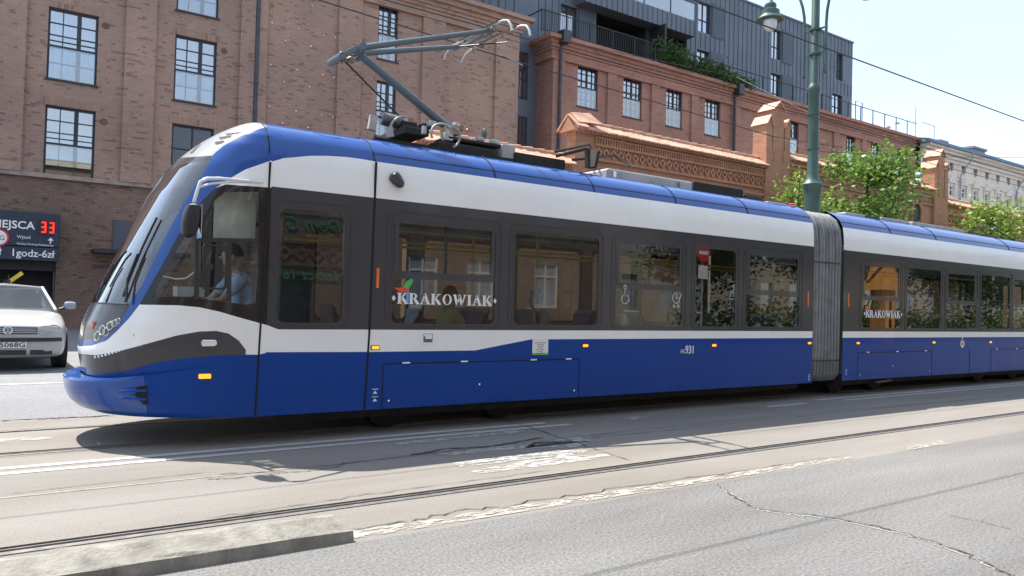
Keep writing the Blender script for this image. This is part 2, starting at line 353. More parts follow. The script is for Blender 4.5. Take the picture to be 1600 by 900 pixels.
GUARD = glass('guard_glass', .93, 1.5, .0, (.95, .98, 1), 5.5)
GW = glass('window_glass', .85, 1.9, .0, (.85, .93, 1), 5.)
GW2 = glass('window_glass_dark', .3, 1.7, .0, (.85, .93, 1), 1.6)
M_GWM = plain('opaque_pane', (.30, .36, .42), .08, scale=.7, var=.35, spec=1.)
def facade(x0, x1, z0, z1, Y, holes, dep=.28, mi=0, q=None):
    q = q or MB(); xs = sorted({x0, x1, *[h[0] for h in holes], *[h[1] for h in holes]}); zs = sorted({z0, z1, *[h[2] for h in holes], *[h[3] for h in holes]})
    xs = [x for x in xs if x0 <= x <= x1]; zs = [z for z in zs if z0 <= z <= z1]
    for i in range(len(xs)-1):
        for j in range(len(zs)-1):
            cx = (xs[i]+xs[i+1])/2; cz = (zs[j]+zs[j+1])/2
            if any(h[0] < cx < h[1] and h[2] < cz < h[3] for h in holes): continue
            q.add([(xs[i], Y, zs[j]), (xs[i+1], Y, zs[j]), (xs[i+1], Y, zs[j+1]), (xs[i], Y, zs[j+1])], [(0, 1, 2, 3)], mi)
    for a, b, c, d in holes:
        q.add([(a, Y, c), (b, Y, c), (b, Y, d), (a, Y, d), (a, Y+dep, c), (b, Y+dep, c), (b, Y+dep, d), (a, Y+dep, d)], [(0, 4, 5, 1), (1, 5, 6, 2), (2, 6, 7, 3), (3, 7, 4, 0)], mi)
    return q
def window(parent, x0, x1, z0, z1, Y, style='loft', name='window', fm=None, dep=.16, blind=None, gl=None):
    """frame + sub-parts; Y = wall face"""
    fm = fm or M_FRAME; gl = gl or GW; f = MB(); y = Y+dep; w = x1-x0; h = z1-z0; t = .075
    def v(x, a, b, tt=t, yy=0): f.box(x-tt/2, x+tt/2, y-.04+yy, y+.05, a, b)
    def hz(z, a, b, tt=t, yy=0): f.box(a, b, y-.036+yy, y+.046, z-tt/2, z+tt/2)
    f.ring([(x0, z0), (x1, z0), (x1, z1), (x0, z1)], [(x0+t, z0+t), (x1-t, z0+t), (x1-t, z1-t), (x0+t, z1-t)], y-.05, y+.06)
    if style == 'loft':      # tall industrial pair with a lower glass guard
        xm = x0+w*.62; zm = z0+h*.47; v(xm, z0+t, z1-t, .13, -.012); hz(zm, x0+t, x1-t, .07, -.06)
        for k in (.30,): v(x0+w*k, z0+t, z1-t, .03)
        v(x1-w*.03, z0+t, z1-t, .05)
        for k in (.63, .80): hz(z0+h*k, x0+t, x1-t, .03)
        hz(z0+h*.24, x0+t, x1-t, .03); hz(z0+h*.55, x0+t, x1-t, .03); f.box(x0-.05, x1+.05, Y-.06, y, z0-.06, z0)
    elif style == 'narrow':
        xm = x0+w*.52; v(xm, z0+t, z1-t, .08, -.01); hz(z0+h*.47, x0+t, x1-t, .07, -.06)
        for k in (.27, .77): v(x0+w*k, z0+t, z1-t, .03)
        for k in (.2, .36, .62, .8): hz(z0+h*k, x0+t, x1-t, .03)
        f.box(x0-.05, x1+.05, Y-.06, y, z0-.06, z0)
    elif style == 'plain':
        v(x0+w*.5, z0+t, z1-t, .06); hz(z0+h*.42, x0+t, x1-t, .05, -.01)
    elif style == 'cross':
        v(x0+w*.5, z0+t, z1-t, .07); hz(z0+h*.62, x0+t, x1-t, .07, -.01)
    fr = f.build(name, fm, parent)
    MB().box(x0+t*.5, x1-t*.5, y+.004, y+.012, z0+t*.5, z1-t*.5).build('pane', gl, fr)
    if style in ('loft', 'narrow'):
        MB().box(x0+t, x1-t, y-.085, y-.075, z0+.04, z0+h*.47).build('guard_pane', GUARD, fr)
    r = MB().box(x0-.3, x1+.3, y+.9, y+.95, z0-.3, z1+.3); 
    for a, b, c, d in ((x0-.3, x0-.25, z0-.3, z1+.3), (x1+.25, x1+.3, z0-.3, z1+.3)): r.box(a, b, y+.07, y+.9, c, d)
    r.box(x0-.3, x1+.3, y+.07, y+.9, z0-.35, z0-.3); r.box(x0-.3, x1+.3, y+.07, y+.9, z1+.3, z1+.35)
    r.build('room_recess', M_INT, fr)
    if blind:
        b = MB(); nx = 24; vs = []
        for a0, a1, lo in blind:
            k = len(b.v); xa = x0+w*a0; xb = x0+w*a1
            vs = [(xa+(xb-xa)*i/nx, y+.2+.03*math.sin(i*1.7), z) for z in (z0+h*lo, z1) for i in range(nx+1)]
            b.add(vs, [(i, i+1, nx+2+i, nx+1+i) for i in range(nx)])
        b.build('blind', M_CURT, fr)
    return fr
def win_px(D, tl, br, bl=None, tr=None):
    bl = bl or (tl[0], br[1]); tr = tr or (br[0], tl[1])
    P = [xz(*p, D) for p in (tl, bl, tr, br)]
    return ((P[0][0]+P[1][0])/2, (P[2][0]+P[3][0])/2, (P[1][1]+P[3][1])/2, (P[0][1]+P[2][1])/2)
# ---- brown brick building (left)
DB = 31.
b1 = thing('brick_building', 'brown brick loft building with large navy windows behind the tram nose', 'building', (10, DB+5, GZ))
W1 = [win_px(DB, (76.7, 10), (151.7, 134), (71.7, 121.7), (154, 25)), win_px(DB, (70, 163), (146, 281.7), (67.7, 275), (150, 174)),
      win_px(DB, (274, 53), (336, 165), (270.7, 156), (340, 66.7)), win_px(DB, (269, 193), (336, 250), (268, 240), (336, 203)),
      win_px(DB, (592, 5), (621, 96.7), (590, 91.7), (622.7, 11.7)), win_px(DB, (589, 128), (620, 216), (588, 208), (620.7, 131.7))]
fl = W1[0][3]-W1[1][3]
W1[2] = (W1[2][0], W1[2][1], W1[2][2], W1[2][3]); W1[3] = (W1[2][0], W1[2][1], W1[1][2]+.9, W1[1][3])
W1 += [(W1[2][0], W1[2][1], W1[2][2]+fl, W1[2][3]+fl), (W1[0][0], W1[0][1], W1[0][2]+fl, W1[0][3]+fl), (W1[4][0], W1[4][1], W1[4][2]+fl, W1[4][3]+fl-.3)]
W1[5] = (W1[4][0], W1[4][1], W1[4][2]-fl, W1[4][3]-fl)
XR1 = xz(808, 120, DB)[0]; ZC = 15.0; LZ = (xz(0, 271, DB)[1]+xz(240, 293, DB)[1])/2
gx1, gz1 = xz(88, 408, DB)
HL = [w for w in W1 if w[3] < ZC]
q = facade(-6, XR1, LZ, 15.7, DB, HL)
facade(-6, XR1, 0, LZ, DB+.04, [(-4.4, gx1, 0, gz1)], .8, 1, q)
px_x = lambda p: xz(p, 200, DB)[0]
for a, b in ((-10, 35), (190, 238), (370, 412), (523, 560), (655, 690), (770, 808)):
    q.box(px_x(a), px_x(b) if b != 808 else XR1, DB-.13, DB+.02, LZ+.12, 14.5, 0)
q.box(-6, XR1, DB-.18, DB+.02, 14.5, 14.62, 0); q.box(-6, XR1, DB-.10, DB+.02, 14.62, 14.95, 0)
for k in range(6):      # soldier courses over the openings
    pass
for z0, z1, o in ((14.95, 15.1, .18), (15.1, 15.28, .26), (15.28, 15.5, .42), (15.5, 15.7, .60)): q.box(-6, XR1+o, DB-o, DB+.02, z0, z1, 0)
q.box(XR1-.3, XR1, DB, DB+14, 0, 15.7, 0); q.box(-6, -5.7, DB, DB+14, 0, 15.7, 0)
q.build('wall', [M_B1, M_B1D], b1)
MB().box(-6, XR1, DB-.09, DB+.02, LZ-.02, LZ+.13).build('ledge', plain('pale_ledge', (.30, .25, .22), .8), b1)
for i, w in enumerate(W1):
    if w[3] < ZC: window(b1, *w, DB, 'loft' if i != 3 else 'plain', gl=GW2 if i == 3 else None, blind={0: [(.0, .62, .0), (.64, 1, .0)], 2: [(0, .62, .5)], 6: [(0, 1, .0)], 4: [(.1, .9, .1)], 5: [(0, .7, .3)], 7: [(0, 1, .2)]}.get(i))
M_LINT = brickmat('soldier_brick', (.38, .25, .19), (.31, .20, .15), (.16, .11, .09), (.32, .23, .18), .075, .30, .6)
M_LINT2 = brickmat('soldier_brick_red', (.36, .19, .15), (.29, .15, .115), (.16, .09, .075), (.25, .17, .14), .075, .30, .6)
for w in W1:
    if w[3] < ZC-.5: MB().box(w[0]-.15, w[1]+.15, DB-.012, DB-.001, w[3]+.001, w[3]+.27).build('lintel', M_LINT, b1)
dp = MB().tube([(px_x(396), DB-.12, 3.2), (px_x(396), DB-.12, 15.0)], .085, 12)
for z in (4, 7, 10, 13): dp.lathe((px_x(396), DB-.12, z), [(.1, 0), (.1, .08)], 12)
dp.build('downspout', M_PIPE, b1, smooth=True)
M_ANCH = plain('anchor_steel', (.6, .6, .6), .4, .6)
for a in (418, 440, 460, 480, 500, 518):
    for z in (5.2, 6.9, 8.6, 10.3, 12.0, 13.7): MB().box(px_x(a), px_x(a)+.05, DB-.05, DB, z+(.6 if a % 40 else 0), z+.06+(.6 if a % 40 else 0)).build('wall_anchor', M_ANCH, b1)
for (a, b) in ((165, 40), (350, 80), (162, 190)): x, z = xz(a, b, DB); MB().lathe((x, DB-.02, z), [(.11, -.01), (.12, .01), (.10, .03)], 14, 'y').build('air_vent', plain('vent_brown', (.16, .08, .06), .8), b1)
# upper storeys in zinc over the brown brick
def seams(q, x0, x1, z0, z1, Y, holes, step=.46, mi=0, skip=()):
    x = x0+step
    while x < x1:
        segs = [(z0, z1)]
        for h in holes:
            if h[0]-.02 < x < h[1]+.02:
                segs = [s for a, b in segs for s in ((a, min(b, h[2])), (max(a, h[3]), b)) if s[1]-s[0] > .05]
        for a, b in segs: q.box(x-.013, x+.013, Y-.035, Y+.001, a, b, mi)
        x += step
q = MB(); q.box(-6, XR1-.2, 31.25, 45, 15.71, 21.5, 0); seams(q, -6, XR1-.2, 15.71, 21.5, 31.25, [])
q.build('zinc_storey', M_ZINC, b1)
x, z = xz(805, 26, 31.25); x1_, _ = xz(822, 26, 31.25)
rl = MB()
for k in range(8): xx = XR1-.35-k*.9; rl.box(xx-.02, xx+.02, 30.9, 30.94, 15.7, 16.75)
rl.box(XR1-7, XR1-.1, 30.9, 30.94, 16.72, 16.77); rl.build('roof_railing', M_DARK, b1)
# garage mouth
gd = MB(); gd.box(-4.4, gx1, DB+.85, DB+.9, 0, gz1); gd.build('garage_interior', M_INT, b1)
gb = MB(); gb.box(-4.4, gx1, DB+.2, DB+.4, gz1-.35, gz1); gb.build('garage_beam', M_DARK, b1)
a, b = onY(178, 343, DB-.02), onY(262, 396, DB-.02)
MB().box(a.x, b.x, DB-.05, DB+.05, b.z, a.z).build('blind_panel', M_ZINCD, b1)
a = onY(148, 388, DB-1.); MB().box(a.x, b.x+.6, DB-1.0, DB+.05, a.z-.14, a.z).build('canopy', M_DARK, b1)
# parking sign
sx1, sz1 = xz(94, 335, 30.6); sz0 = (xz(94, 409, 30.6)[1]); 
ps = thing('parking_sign', 'dark blue parking tariff board with red number display over the garage entrance', 'sign', (0, 30.7, sz0))
szm = xz(92, 388, 30.6)[1]
M_SIGN = plain('sign_navy', (.022, .035, .06), .5, var=.1); M_WHT = plain('sign_white', (.85, .86, .88), .6, var=.03)
MB().box(-4.5, sx1, 30.6, 30.96, szm+.02, sz1).build('upper_board', M_SIGN, ps, bevel=.01)
MB().box(-4.5, sx1, 30.6, 30.96, sz0, szm-.01).build('lower_board', M_SIGN, ps, bevel=.01)
def sgn(t, p, size, ali='LEFT', m=M_WHT, name='lettering', b=.004, sx=1.): 
    pt = onY(p[0], p[1], 30.595); return text(t, size, name, m, ps, (pt.x, 30.592, pt.z), (1, 0, 0), (0, 0, 1), .003, align=ali, bold=b, sx=sx)
sgn('DOST\u0118PNE MIEJSCA', (54, 358.5), .36, 'RIGHT', b=.006)
sgn('Wjazd', (26, 372), .15, b=.0); sgn('Wolny Parking Podziemny', (26, 382), .105, b=.0, sx=.95)
sgn('1godz-6z\u0142', (16, 399.5), .345, b=.004, sx=.95); sgn('z\u0142', (1.5, 398), .345, 'RIGHT', b=.008)
dx0, dz0 = xz(59, 364, 30.59); dx1, dz1 = xz(84, 347, 30.59)
MB().box(dx0, dx1, 30.56, 30.6, dz0-.05, dz1+.05).build('display', M_DARK, ps)
M_LED = plain('led_red', (.9, .02, .01), .5, emit=.9, var=.02)
def seg3(x, z, w, h):
    q = MB(); t = .045
    for zz in (z, z+h/2, z+h): q.box(x, x+w, 30.545, 30.559, zz-t/2, zz+t/2)
    q.box(x+w-t, x+w, 30.545, 30.559, z+t/2, z+h/2-t/2); q.box(x+w-t, x+w, 30.545, 30.559, z+h/2+t/2, z+h-t/2); return q
hh = dz1-dz0-.08; ww = (dx1-dx0)*.30
for k in range(2): seg3(dx0+.10+k*(ww+.1), dz0+.04, ww, hh).build('led_digit', M_LED, ps)
c = onY(-2, 371, 30.59); rr = .29
MB().lathe((c.x, 30.58, c.z), [(rr, -.01), (rr, .012)], 32, 'y').build('red_disc', plain('sign_red', (.65, .03, .03), .5, var=.03), ps)
MB().lathe((c.x, 30.565, c.z), [(rr*.8, -.004), (rr*.8, .004)], 32, 'y').build('white_disc', M_WHT, ps)
text('LPG', .22, 'lettering', M_DARK, ps, (c.x-.21, 30.555, c.z-.08), (1, 0, 0), (0, 0, 1), .002)
c = onY(79, 376, 30.59); MB().prism([(c.x-.09, c.z), (c.x+.09, c.z), (c.x, c.z+.1)], 30.57, 30.6).box(c.x-.02, c.x+.02, 30.57, 30.6, c.z-.1, c.z).build('arrow', M_WHT, ps)
# yellow barrier arm in the garage mouth
g = onY(15, 436, 29.5); gt = thing('barrier_arm', 'raised yellow striped barrier tip in the dark garage entrance', 'barrier', (g.x, 29.5, GZ))
MB().bar((g.x-.02, 29.5, g.z-.1), (g.x+.34, 29.5, g.z+.22), .1, .12).build('arm', plain('barrier_yellow', (.85, .62, .05), .5), gt)
MB().box(g.x-.16, g.x+.02, 29.4, 29.6, GZ, g.z-.02).build('post', M_DARK, gt)
# ---- red brick building (right) with cornice
b2 = thing('brick_building', 'red brick building with stepped cornice, narrow windows and a planted terrace', 'building', (30, DB+5, GZ))
c8 = lambda x, y: (800+x/2.814, y/2.814); c9 = lambda x, y: (1180+x/2.25, y/2.25)
W2 = [win_px(DB, c8(290, 275), c8(376, 480), c8(287, 465), c8(380, 297)), win_px(DB, c8(490, 330), c8(570, 525), c8(488, 510), c8(573, 350)),
      win_px(DB, c8(680, 383), c8(748, 568), c8(676, 550), c8(750, 400)), win_px(DB, c8(850, 432), c8(914, 605), c8(847, 590), c8(917, 447))]
zt = sum(w[3] for w in W2)/4; zb = sum(w[2] for w in W2)/4
W2 = [(w[0], w[1], zb, zt) for w in W2]
for a, b in ((112, 152), (320, 352), (407, 440), (485, 514)):
    x0 = xz(1180+a/2.25, 235, DB)[0]; x1 = xz(1180+b/2.25, 235, DB)[0]; W2.append((x0, x1, zb, zt))
XL2 = xz(862, 120, DB)[0]; XR2 = xz(1428, 240, DB)[0]
ZT2 = (xz(857, 44, DB-.6)[1]+xz(1240, 160, DB-.6)[1])/2; ZB2 = xz(860, 70, DB)[1]
q = facade(XL2, XR2, 0, ZT2, DB, W2)
pil = [(862, 872), (884, 888)]
xs = [(XL2, XL2+.75)]
for w0, w1 in zip(W2, W2[1:]):
    m_ = (w0[1]+w1[0])/2; g_ = w1[0]-w0[1]
    if g_ < 5: xs.append((m_-.32, m_+.32))
    else: xs += [(w0[1]+1.0, w0[1]+1.7), (w1[0]-1.7, w1[0]-1.0)]
xs.append((XR2-1.2, XR2))
for a, b in xs: q.box(a, b, DB-.13, DB+.02, 3, ZT2-1.14)
for z0, z1, o in ((1.14, 1.0, .18), (1.0, .66, .08), (.66, .52, .16), (.52, .38, .24), (.38, .2, .34), (.2, .0, .55)):
    q.box(XL2-o, XR2+o*.5, DB-o, DB+.02, ZT2-z0, ZT2-z1); q.box(XL2-o, XL2+.02, DB+.021, DB+1.5, ZT2-z0, ZT2-z1)
q.box(XL2, XL2+.3, DB+.002, DB+6, 0, ZT2-.002); q.box(XR2-.3, XR2, DB+.002, DB+12, 0, ZT2-.002); q.box(XL2+.3, XR2-.3, DB+.3, DB+12, ZT2-.3, ZT2-.1)
q.build('wall', M_B2, b2)
for i, w in enumerate(W2): window(b2, *w, DB, 'narrow', blind={0: [(0, 1, .55), (.7, 1, 0)], 1: [(.0, .35, 0), (.55, 1, 0)], 2: [(.1, 1, .0)], 3: [(0, .85, 0)], 5: [(0, 1, .3)]}.get(i, [(0, 1, .1)]))
for w in W2: MB().box(w[0]-.12, w[1]+.12, DB-.012, DB-.001, w[3]+.001, w[3]+.2).build('lintel', M_LINT2, b2)
for a, hb in ((873, 60), (1147, 142)):
    x = xz(a, 200, DB-.2)[0]; z = xz(a, hb, DB-.3)[1]
    d = MB().tube([(x, DB-.24, 3), (x, DB-.24, z-.1)], .08, 12)
    for k in range(3): d.lathe((x, DB-.24, 5+k*3), [(.1, 0), (.1, .08)], 12)
    d.build('downspout', M_PIPE, b2, smooth=True)
    MB().box(x-.24, x+.24, DB-.75, DB-.22, z-.25, z+.38).build('hopper', M_PIPE, b2, bevel=.02)
# terrace railing
yr = DB-.38; r = MB(); xa = xz(847, 30, yr)[0]; xb = xz(1020, 80, yr)[0]
zr = ZT2; k = xa
while k < XR2-.5:
    if k < xb: r.box(k-.012, k+.012, yr, yr+.025, zr, zr+1.06)
    k += .13
k = xa
while k < XR2-.3: r.box(k-.025, k+.025, yr-.01, yr+.04, zr, zr+1.1); k += 1.6
r.box(xa, XR2-.4, yr-.01, yr+.04, zr+1.06, zr+1.1); r.box(xa, xb, yr, yr+.03, zr+.08, zr+.11); r.box(xa, xa+.05, yr, DB+2, zr+1.06, zr+1.1)
r.build('terrace_railing', M_DARK, b2)
# zinc clad block behind the terrace
DZ = 33.
gz = thing('zinc_building', 'dark grey zinc clad block with loggias set back above the red brick building', 'building', (30, DZ+5, GZ))
def wz(a, b, D=DZ): return win_px(D, a, b)
XRZ = xz(1332, 100, DZ)[0]; ZRZ = xz(1322, 64, DZ)[1]; XLZ = XR1-.05
x931, x1017, x1073 = xz(931, 50, DZ)[0], xz(1015, 80, DZ)[0], xz(1073, 80, DZ)[0]
zlo = (xz(931, 17, DZ)[1]+xz(1073, 62, DZ)[1])/2
zup = xz(1070, 12, DZ)[1]
wl = [('loggia', x931, x1017-.1, 15.6, zlo), ('loggia', x1017+.1, x1073, 15.6, zlo)]
zslab = (xz(955, 0, DZ)[1]+xz(1076, 44, DZ)[1])/2
LH = [(a, b, c, d) for _, a, b, c, d in wl] + [(x931-1.5, x1073-.3, zslab, zslab+4.3)]
def px4(l, r, t, b): return (xz(l, (t+b)/2, DZ)[0], xz(r, (t+b)/2, DZ)[0], (xz(l, b, DZ)[1]), (xz(l, t, DZ)[1]))
gw = [px4(876, 902, 5, 46), px4(1091, 1111, 0, 48), px4(1089, 1108, 76, 92), px4(1205.6, 1221, 43, 90), px4(1204.5, 1220, 113, 150),
      px4(1307, 1317, 82, 124), px4(1300, 1316, 145, 178)]
gw[0] = (gw[0][0], gw[0][1], 15.7, gw[0][3]); gw[2] = (gw[2][0], gw[2][1], 15.7, gw[2][3]); gw[4] = (gw[4][0], gw[4][1], 15.7, gw[4][3])
gw += [(gw[1][0], gw[1][1], gw[1][2]+3.2, gw[1][3]+3.2)] if gw[1][3]+3.2 < ZRZ-.4 else []
gw = [w for w in gw if w[3] < ZRZ-.2]
q = facade(XLZ, XRZ, 0, ZRZ, DZ, LH+gw, .3)
q.box(XRZ-.1, XRZ, DZ+.001, DZ+12, 0, ZRZ-.001); q.box(XLZ, XRZ-.1, DZ+1.8, DZ+12, ZRZ-.2, ZRZ-.05)
q.box(XLZ, XRZ+.05, DZ-.07, DZ+.2, ZRZ+.002, ZRZ+.12)
seams(q, XLZ, XRZ, 0, ZRZ, DZ, [(h[0]-.0, h[1]+(1.3 if i > 2 else 0), h[2]-.1, h[3]+.1) for i, h in enumerate(LH+gw)])
q.build('cladding', M_ZINC, gz)
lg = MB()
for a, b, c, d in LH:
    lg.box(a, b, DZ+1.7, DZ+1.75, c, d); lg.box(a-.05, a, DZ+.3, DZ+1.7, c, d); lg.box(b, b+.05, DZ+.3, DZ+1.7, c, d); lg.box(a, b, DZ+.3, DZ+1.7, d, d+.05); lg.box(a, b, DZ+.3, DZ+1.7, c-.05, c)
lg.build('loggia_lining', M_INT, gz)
MB().box(x1017-.08, x1017+.06, DZ-1.3, DZ+.1, 15.6, zlo-.1).build('partition', M_DARK, gz)
MB().box(x931-1.6, x1073-.25, DZ-.9, DZ+.001, zslab-.95, zslab+.02).build('balcony', M_ZINC, gz, bevel=.01)
bs = MB(); seams(bs, x931-1.6, x1073-.25, zslab-.95, zslab+.02, DZ-.9, [], .4); bs.build('balcony_seam', M_ZINC, gz)
GB = glass('balcony_glass', .7, 1.6, .05, (.7, .95, .9), 7.)
MB().box(x931-1.5, x1073-.35, DZ-.85, DZ-.83, zslab+.05, zslab+1.1).build('glass_balustrade', GB, gz)
r = MB(); r.box(x931-1.5, x1073-.3, DZ-.88, DZ-.8, zslab+1.1, zslab+1.15); k = x931-1.5
while k < x1073-.3: r.box(k, k+.04, DZ-.88, DZ-.8, zslab, zslab+1.1); k += 2.2
r.build('balustrade_frame', M_DARK, gz)
for i, w in enumerate(gw):
    window(gz, *w, DZ, 'plain', blind=[(0, 1, .0)] if i in (0, 1, 3) else None, dep=.2)
    if w[1]+1.35 < XRZ:
        MB().box(w[1]+.08, w[1]+1.25, DZ-.05, DZ-.036, max(w[2]-.1, 15.6), w[3]+.1).build('shutter_panel', M_ZINCD, gz)
# step up at the left of the recess
q = MB(); q.box(XLZ, XL2+.0, 32.35, 32.5, 0, 15.6)
wr = [win_px(32.35, (809.5, 82), (823.5, 155)), win_px(32.35, (809, 182), (822, 230)), win_px(32.35, (810, 2), (822, 30))]
rs = facade(XR1, XL2, 0, 21, 32.32, wr[:2], .02); rs.build('recess_wall', M_ZINC, gz)
for w in wr[:2]: window(gz, w[0], w[1], w[2], w[3], 32.30, 'plain', dep=.02)
# rooftop clutter on the brick roof, right of the zinc block
for (a, b, w_, h_) in ((1350, 188, 1.6, 1.0), (1385, 200, 2.4, 1.3), (1405, 206, 2.0, .9)):
    p = onY(a, b, 34); t = thing('roof_ventilator', {1350: 'squat pale ventilation unit just right of the zinc block', 1385: 'wide ventilation unit, middle one on the brick roof', 1405: 'low ventilation unit nearest the white townhouse'}[a], 'ventilator', (p.x, 34, ZT2), 'ventilation units on the red brick roof')
    MB().box(p.x-w_/2, p.x+w_/2, 33.6, 34.6, ZT2-.1, ZT2+h_).build('housing', plain('galvanised', (.5, .52, .54), .5, .4), t, bevel=.03)
    MB().lathe((p.x, 34, ZT2+h_), [(.25, 0), (.25, .25), (.35, .3), (.3, .42)], 16).build('cowl', MATS['galvanised'], t, smooth=True)
fr = MB(); p = onY(1337, 160, 32.5); q = onY(1345, 195, 32.5)
fr.tube([(p.x, 32.5, ZT2-.1), (p.x, 32.5, ZT2+2.3), (p.x+.9, 32.5, ZT2+2.3), (p.x+.9, 32.5, ZT2-.1)], .035, 6); fr.build('ladder_frame', M_DARK, b2)
# ---- old plastered building (far right)
DW = 30.5
M_PLAS = plain('weathered_plaster', (.68, .65, .58), .9, scale=1.2, var=.1, bmp=.006, dirt=((.25, .23, .2), .6))
b3 = thing('plaster_building', 'old grey plastered townhouse with oval attic windows and blue metal roof edge', 'building', (80, DW+5, GZ))
XW0 = XR2+.05; ZW = (xz(1440, 213, DW-.6)[1]*.5+xz(1590, 264, DW-.6)[1]*.5)
c10 = lambda x, y: (1410+x/6., 190+y/6.)
ov = []; wn = []
for x in (210, 460, 578, 690, 797, 898, 994, 1090): ov.append(xz(*c10(x, 330+(x-210)*.28), DW)[0])
stp = (ov[-1]-ov[1])/6; zo = xz(*c10(690, 462), DW)[1]
ovs = [ov[0]]+[ov[1]+stp*k for k in range(18)]
zw0 = xz(*c10(673, 740), DW)[1]; zw1 = xz(*c10(673, 650), DW)[1]
hs = [(x-.45, x+.45, zw0, zw1) for x in ovs[1:]] + [(x-.35, x+.35, zo-.55, zo+.55) for x in ovs]
q = facade(XW0, XW0+75, 0, ZW, DW, hs, .3)
for z0, z1, o in ((1.0, .75, .12), (.75, .45, .3), (.45, .25, .5), (.25, .08, .75)): q.box(XW0-.02, XW0+75, DW-o, DW+.02, ZW-z0, ZW-z1)
q.box(XW0, XW0+75, DW-.08, DW+.02, zo-1.25, zo-1.08)
for x in ovs[1:]:
    for sx_ in (-.62, .5): q.box(x+sx_, x+sx_+.12, DW-.07, DW+.02, zw0-.1, zw1+.2)
    q.prism([(x-.7, zw1+.22), (x+.7, zw1+.22), (x+.35, zw1+.62), (x, zw1+.8), (x-.35, zw1+.62)], DW-.14, DW+.02)
    q.box(x-.65, x+.65, DW-.12, DW+.02, zw0-.25, zw0-.1)
q.build('wall', M_PLAS, b3)
M_WF = plain('white_window_frame', (.75, .75, .74), .5, var=.05)
for x in ovs[1:13]:
    window(b3, x-.45, x+.45, zw0, zw1, DW, 'cross', fm=M_WF, gl=GW2)
o = MB()
for x in ovs:
    rr_ = [(x+.35*math.cos(t_), zo+.55*math.sin(t_)) for t_ in np.linspace(0, 2*math.pi, 21)[:-1]]
    sq = []
    for t_ in np.linspace(0, 2*math.pi, 21)[:-1]:
        c_, s_ = math.cos(t_), math.sin(t_); k = .40/max(abs(c_), abs(s_)*.40/.6); sq.append((x+c_*k, zo+s_*k))
    o.ring(sq, rr_, DW-.02, DW+.1)
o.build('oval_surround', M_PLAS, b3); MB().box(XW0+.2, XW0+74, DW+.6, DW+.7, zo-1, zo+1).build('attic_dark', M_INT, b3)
M_BLUE_ROOF = plain('blue_roof_metal', (.10, .17, .27), .45, .5, var=.1)
MB().prism([(DW-.95, ZW-.08), (DW-.95, ZW+.12), (DW-.75, ZW+.2), (DW+6, ZW+1.6), (DW+6, ZW-.08)], XW0-.3, XW0+75.3, 'x').build('roof', M_BLUE_ROOF, b3)
gt = MB()
for x in (xz(1501, 300, DW)[0], xz(1589, 300, DW)[0]):
    gt.tube([(x, DW-.9, ZW), (x, DW-.9, ZW-.5), (x-.4, DW-.35, ZW-1.6), (x-.4, DW-.15, ZW-2), (x-.4, DW-.15, 3)], .06, 8)
gt.build('downspout', plain('grey_zinc_pipe', (.3, .33, .36), .5, .4), b3, smooth=True)
for a, w_, h_ in ((1465, 1.2, 1.2), (1522, 2.4, 1.5)):
    x = xz(a, 230, DW+2)[0]; ch = MB().box(x-w_/2, x+w_/2, DW+1.6, DW+2.6, ZW, ZW+h_).box(x-w_/2-.15, x+w_/2+.15, DW+1.45, DW+2.75, ZW+h_, ZW+h_+.18); ch.build('chimney', plain('chimney_grey', (.28, .26, .25), .9), b3)
for a, t_, h_ in ((1431, 168, 0), (1460, 197, 1)):
    p = onY(a, t_, DW+2); t = thing('roof_antenna', ('thin lattice antenna mast at the end of the brick roof', 'T-shaped aerial on the old townhouse roof')[h_], 'antenna', (p.x, DW+2, ZW))
    m_ = MB().tube([(p.x, DW+2, ZW), (p.x, DW+2, p.z)], .035, 6)
    if h_: m_.tube([(p.x-2, DW+2, p.z), (p.x+.1, DW+2, p.z)], .03, 6)
    m_.build('mast', plain('antenna_grey', (.4, .4, .42), .5, .4), t)
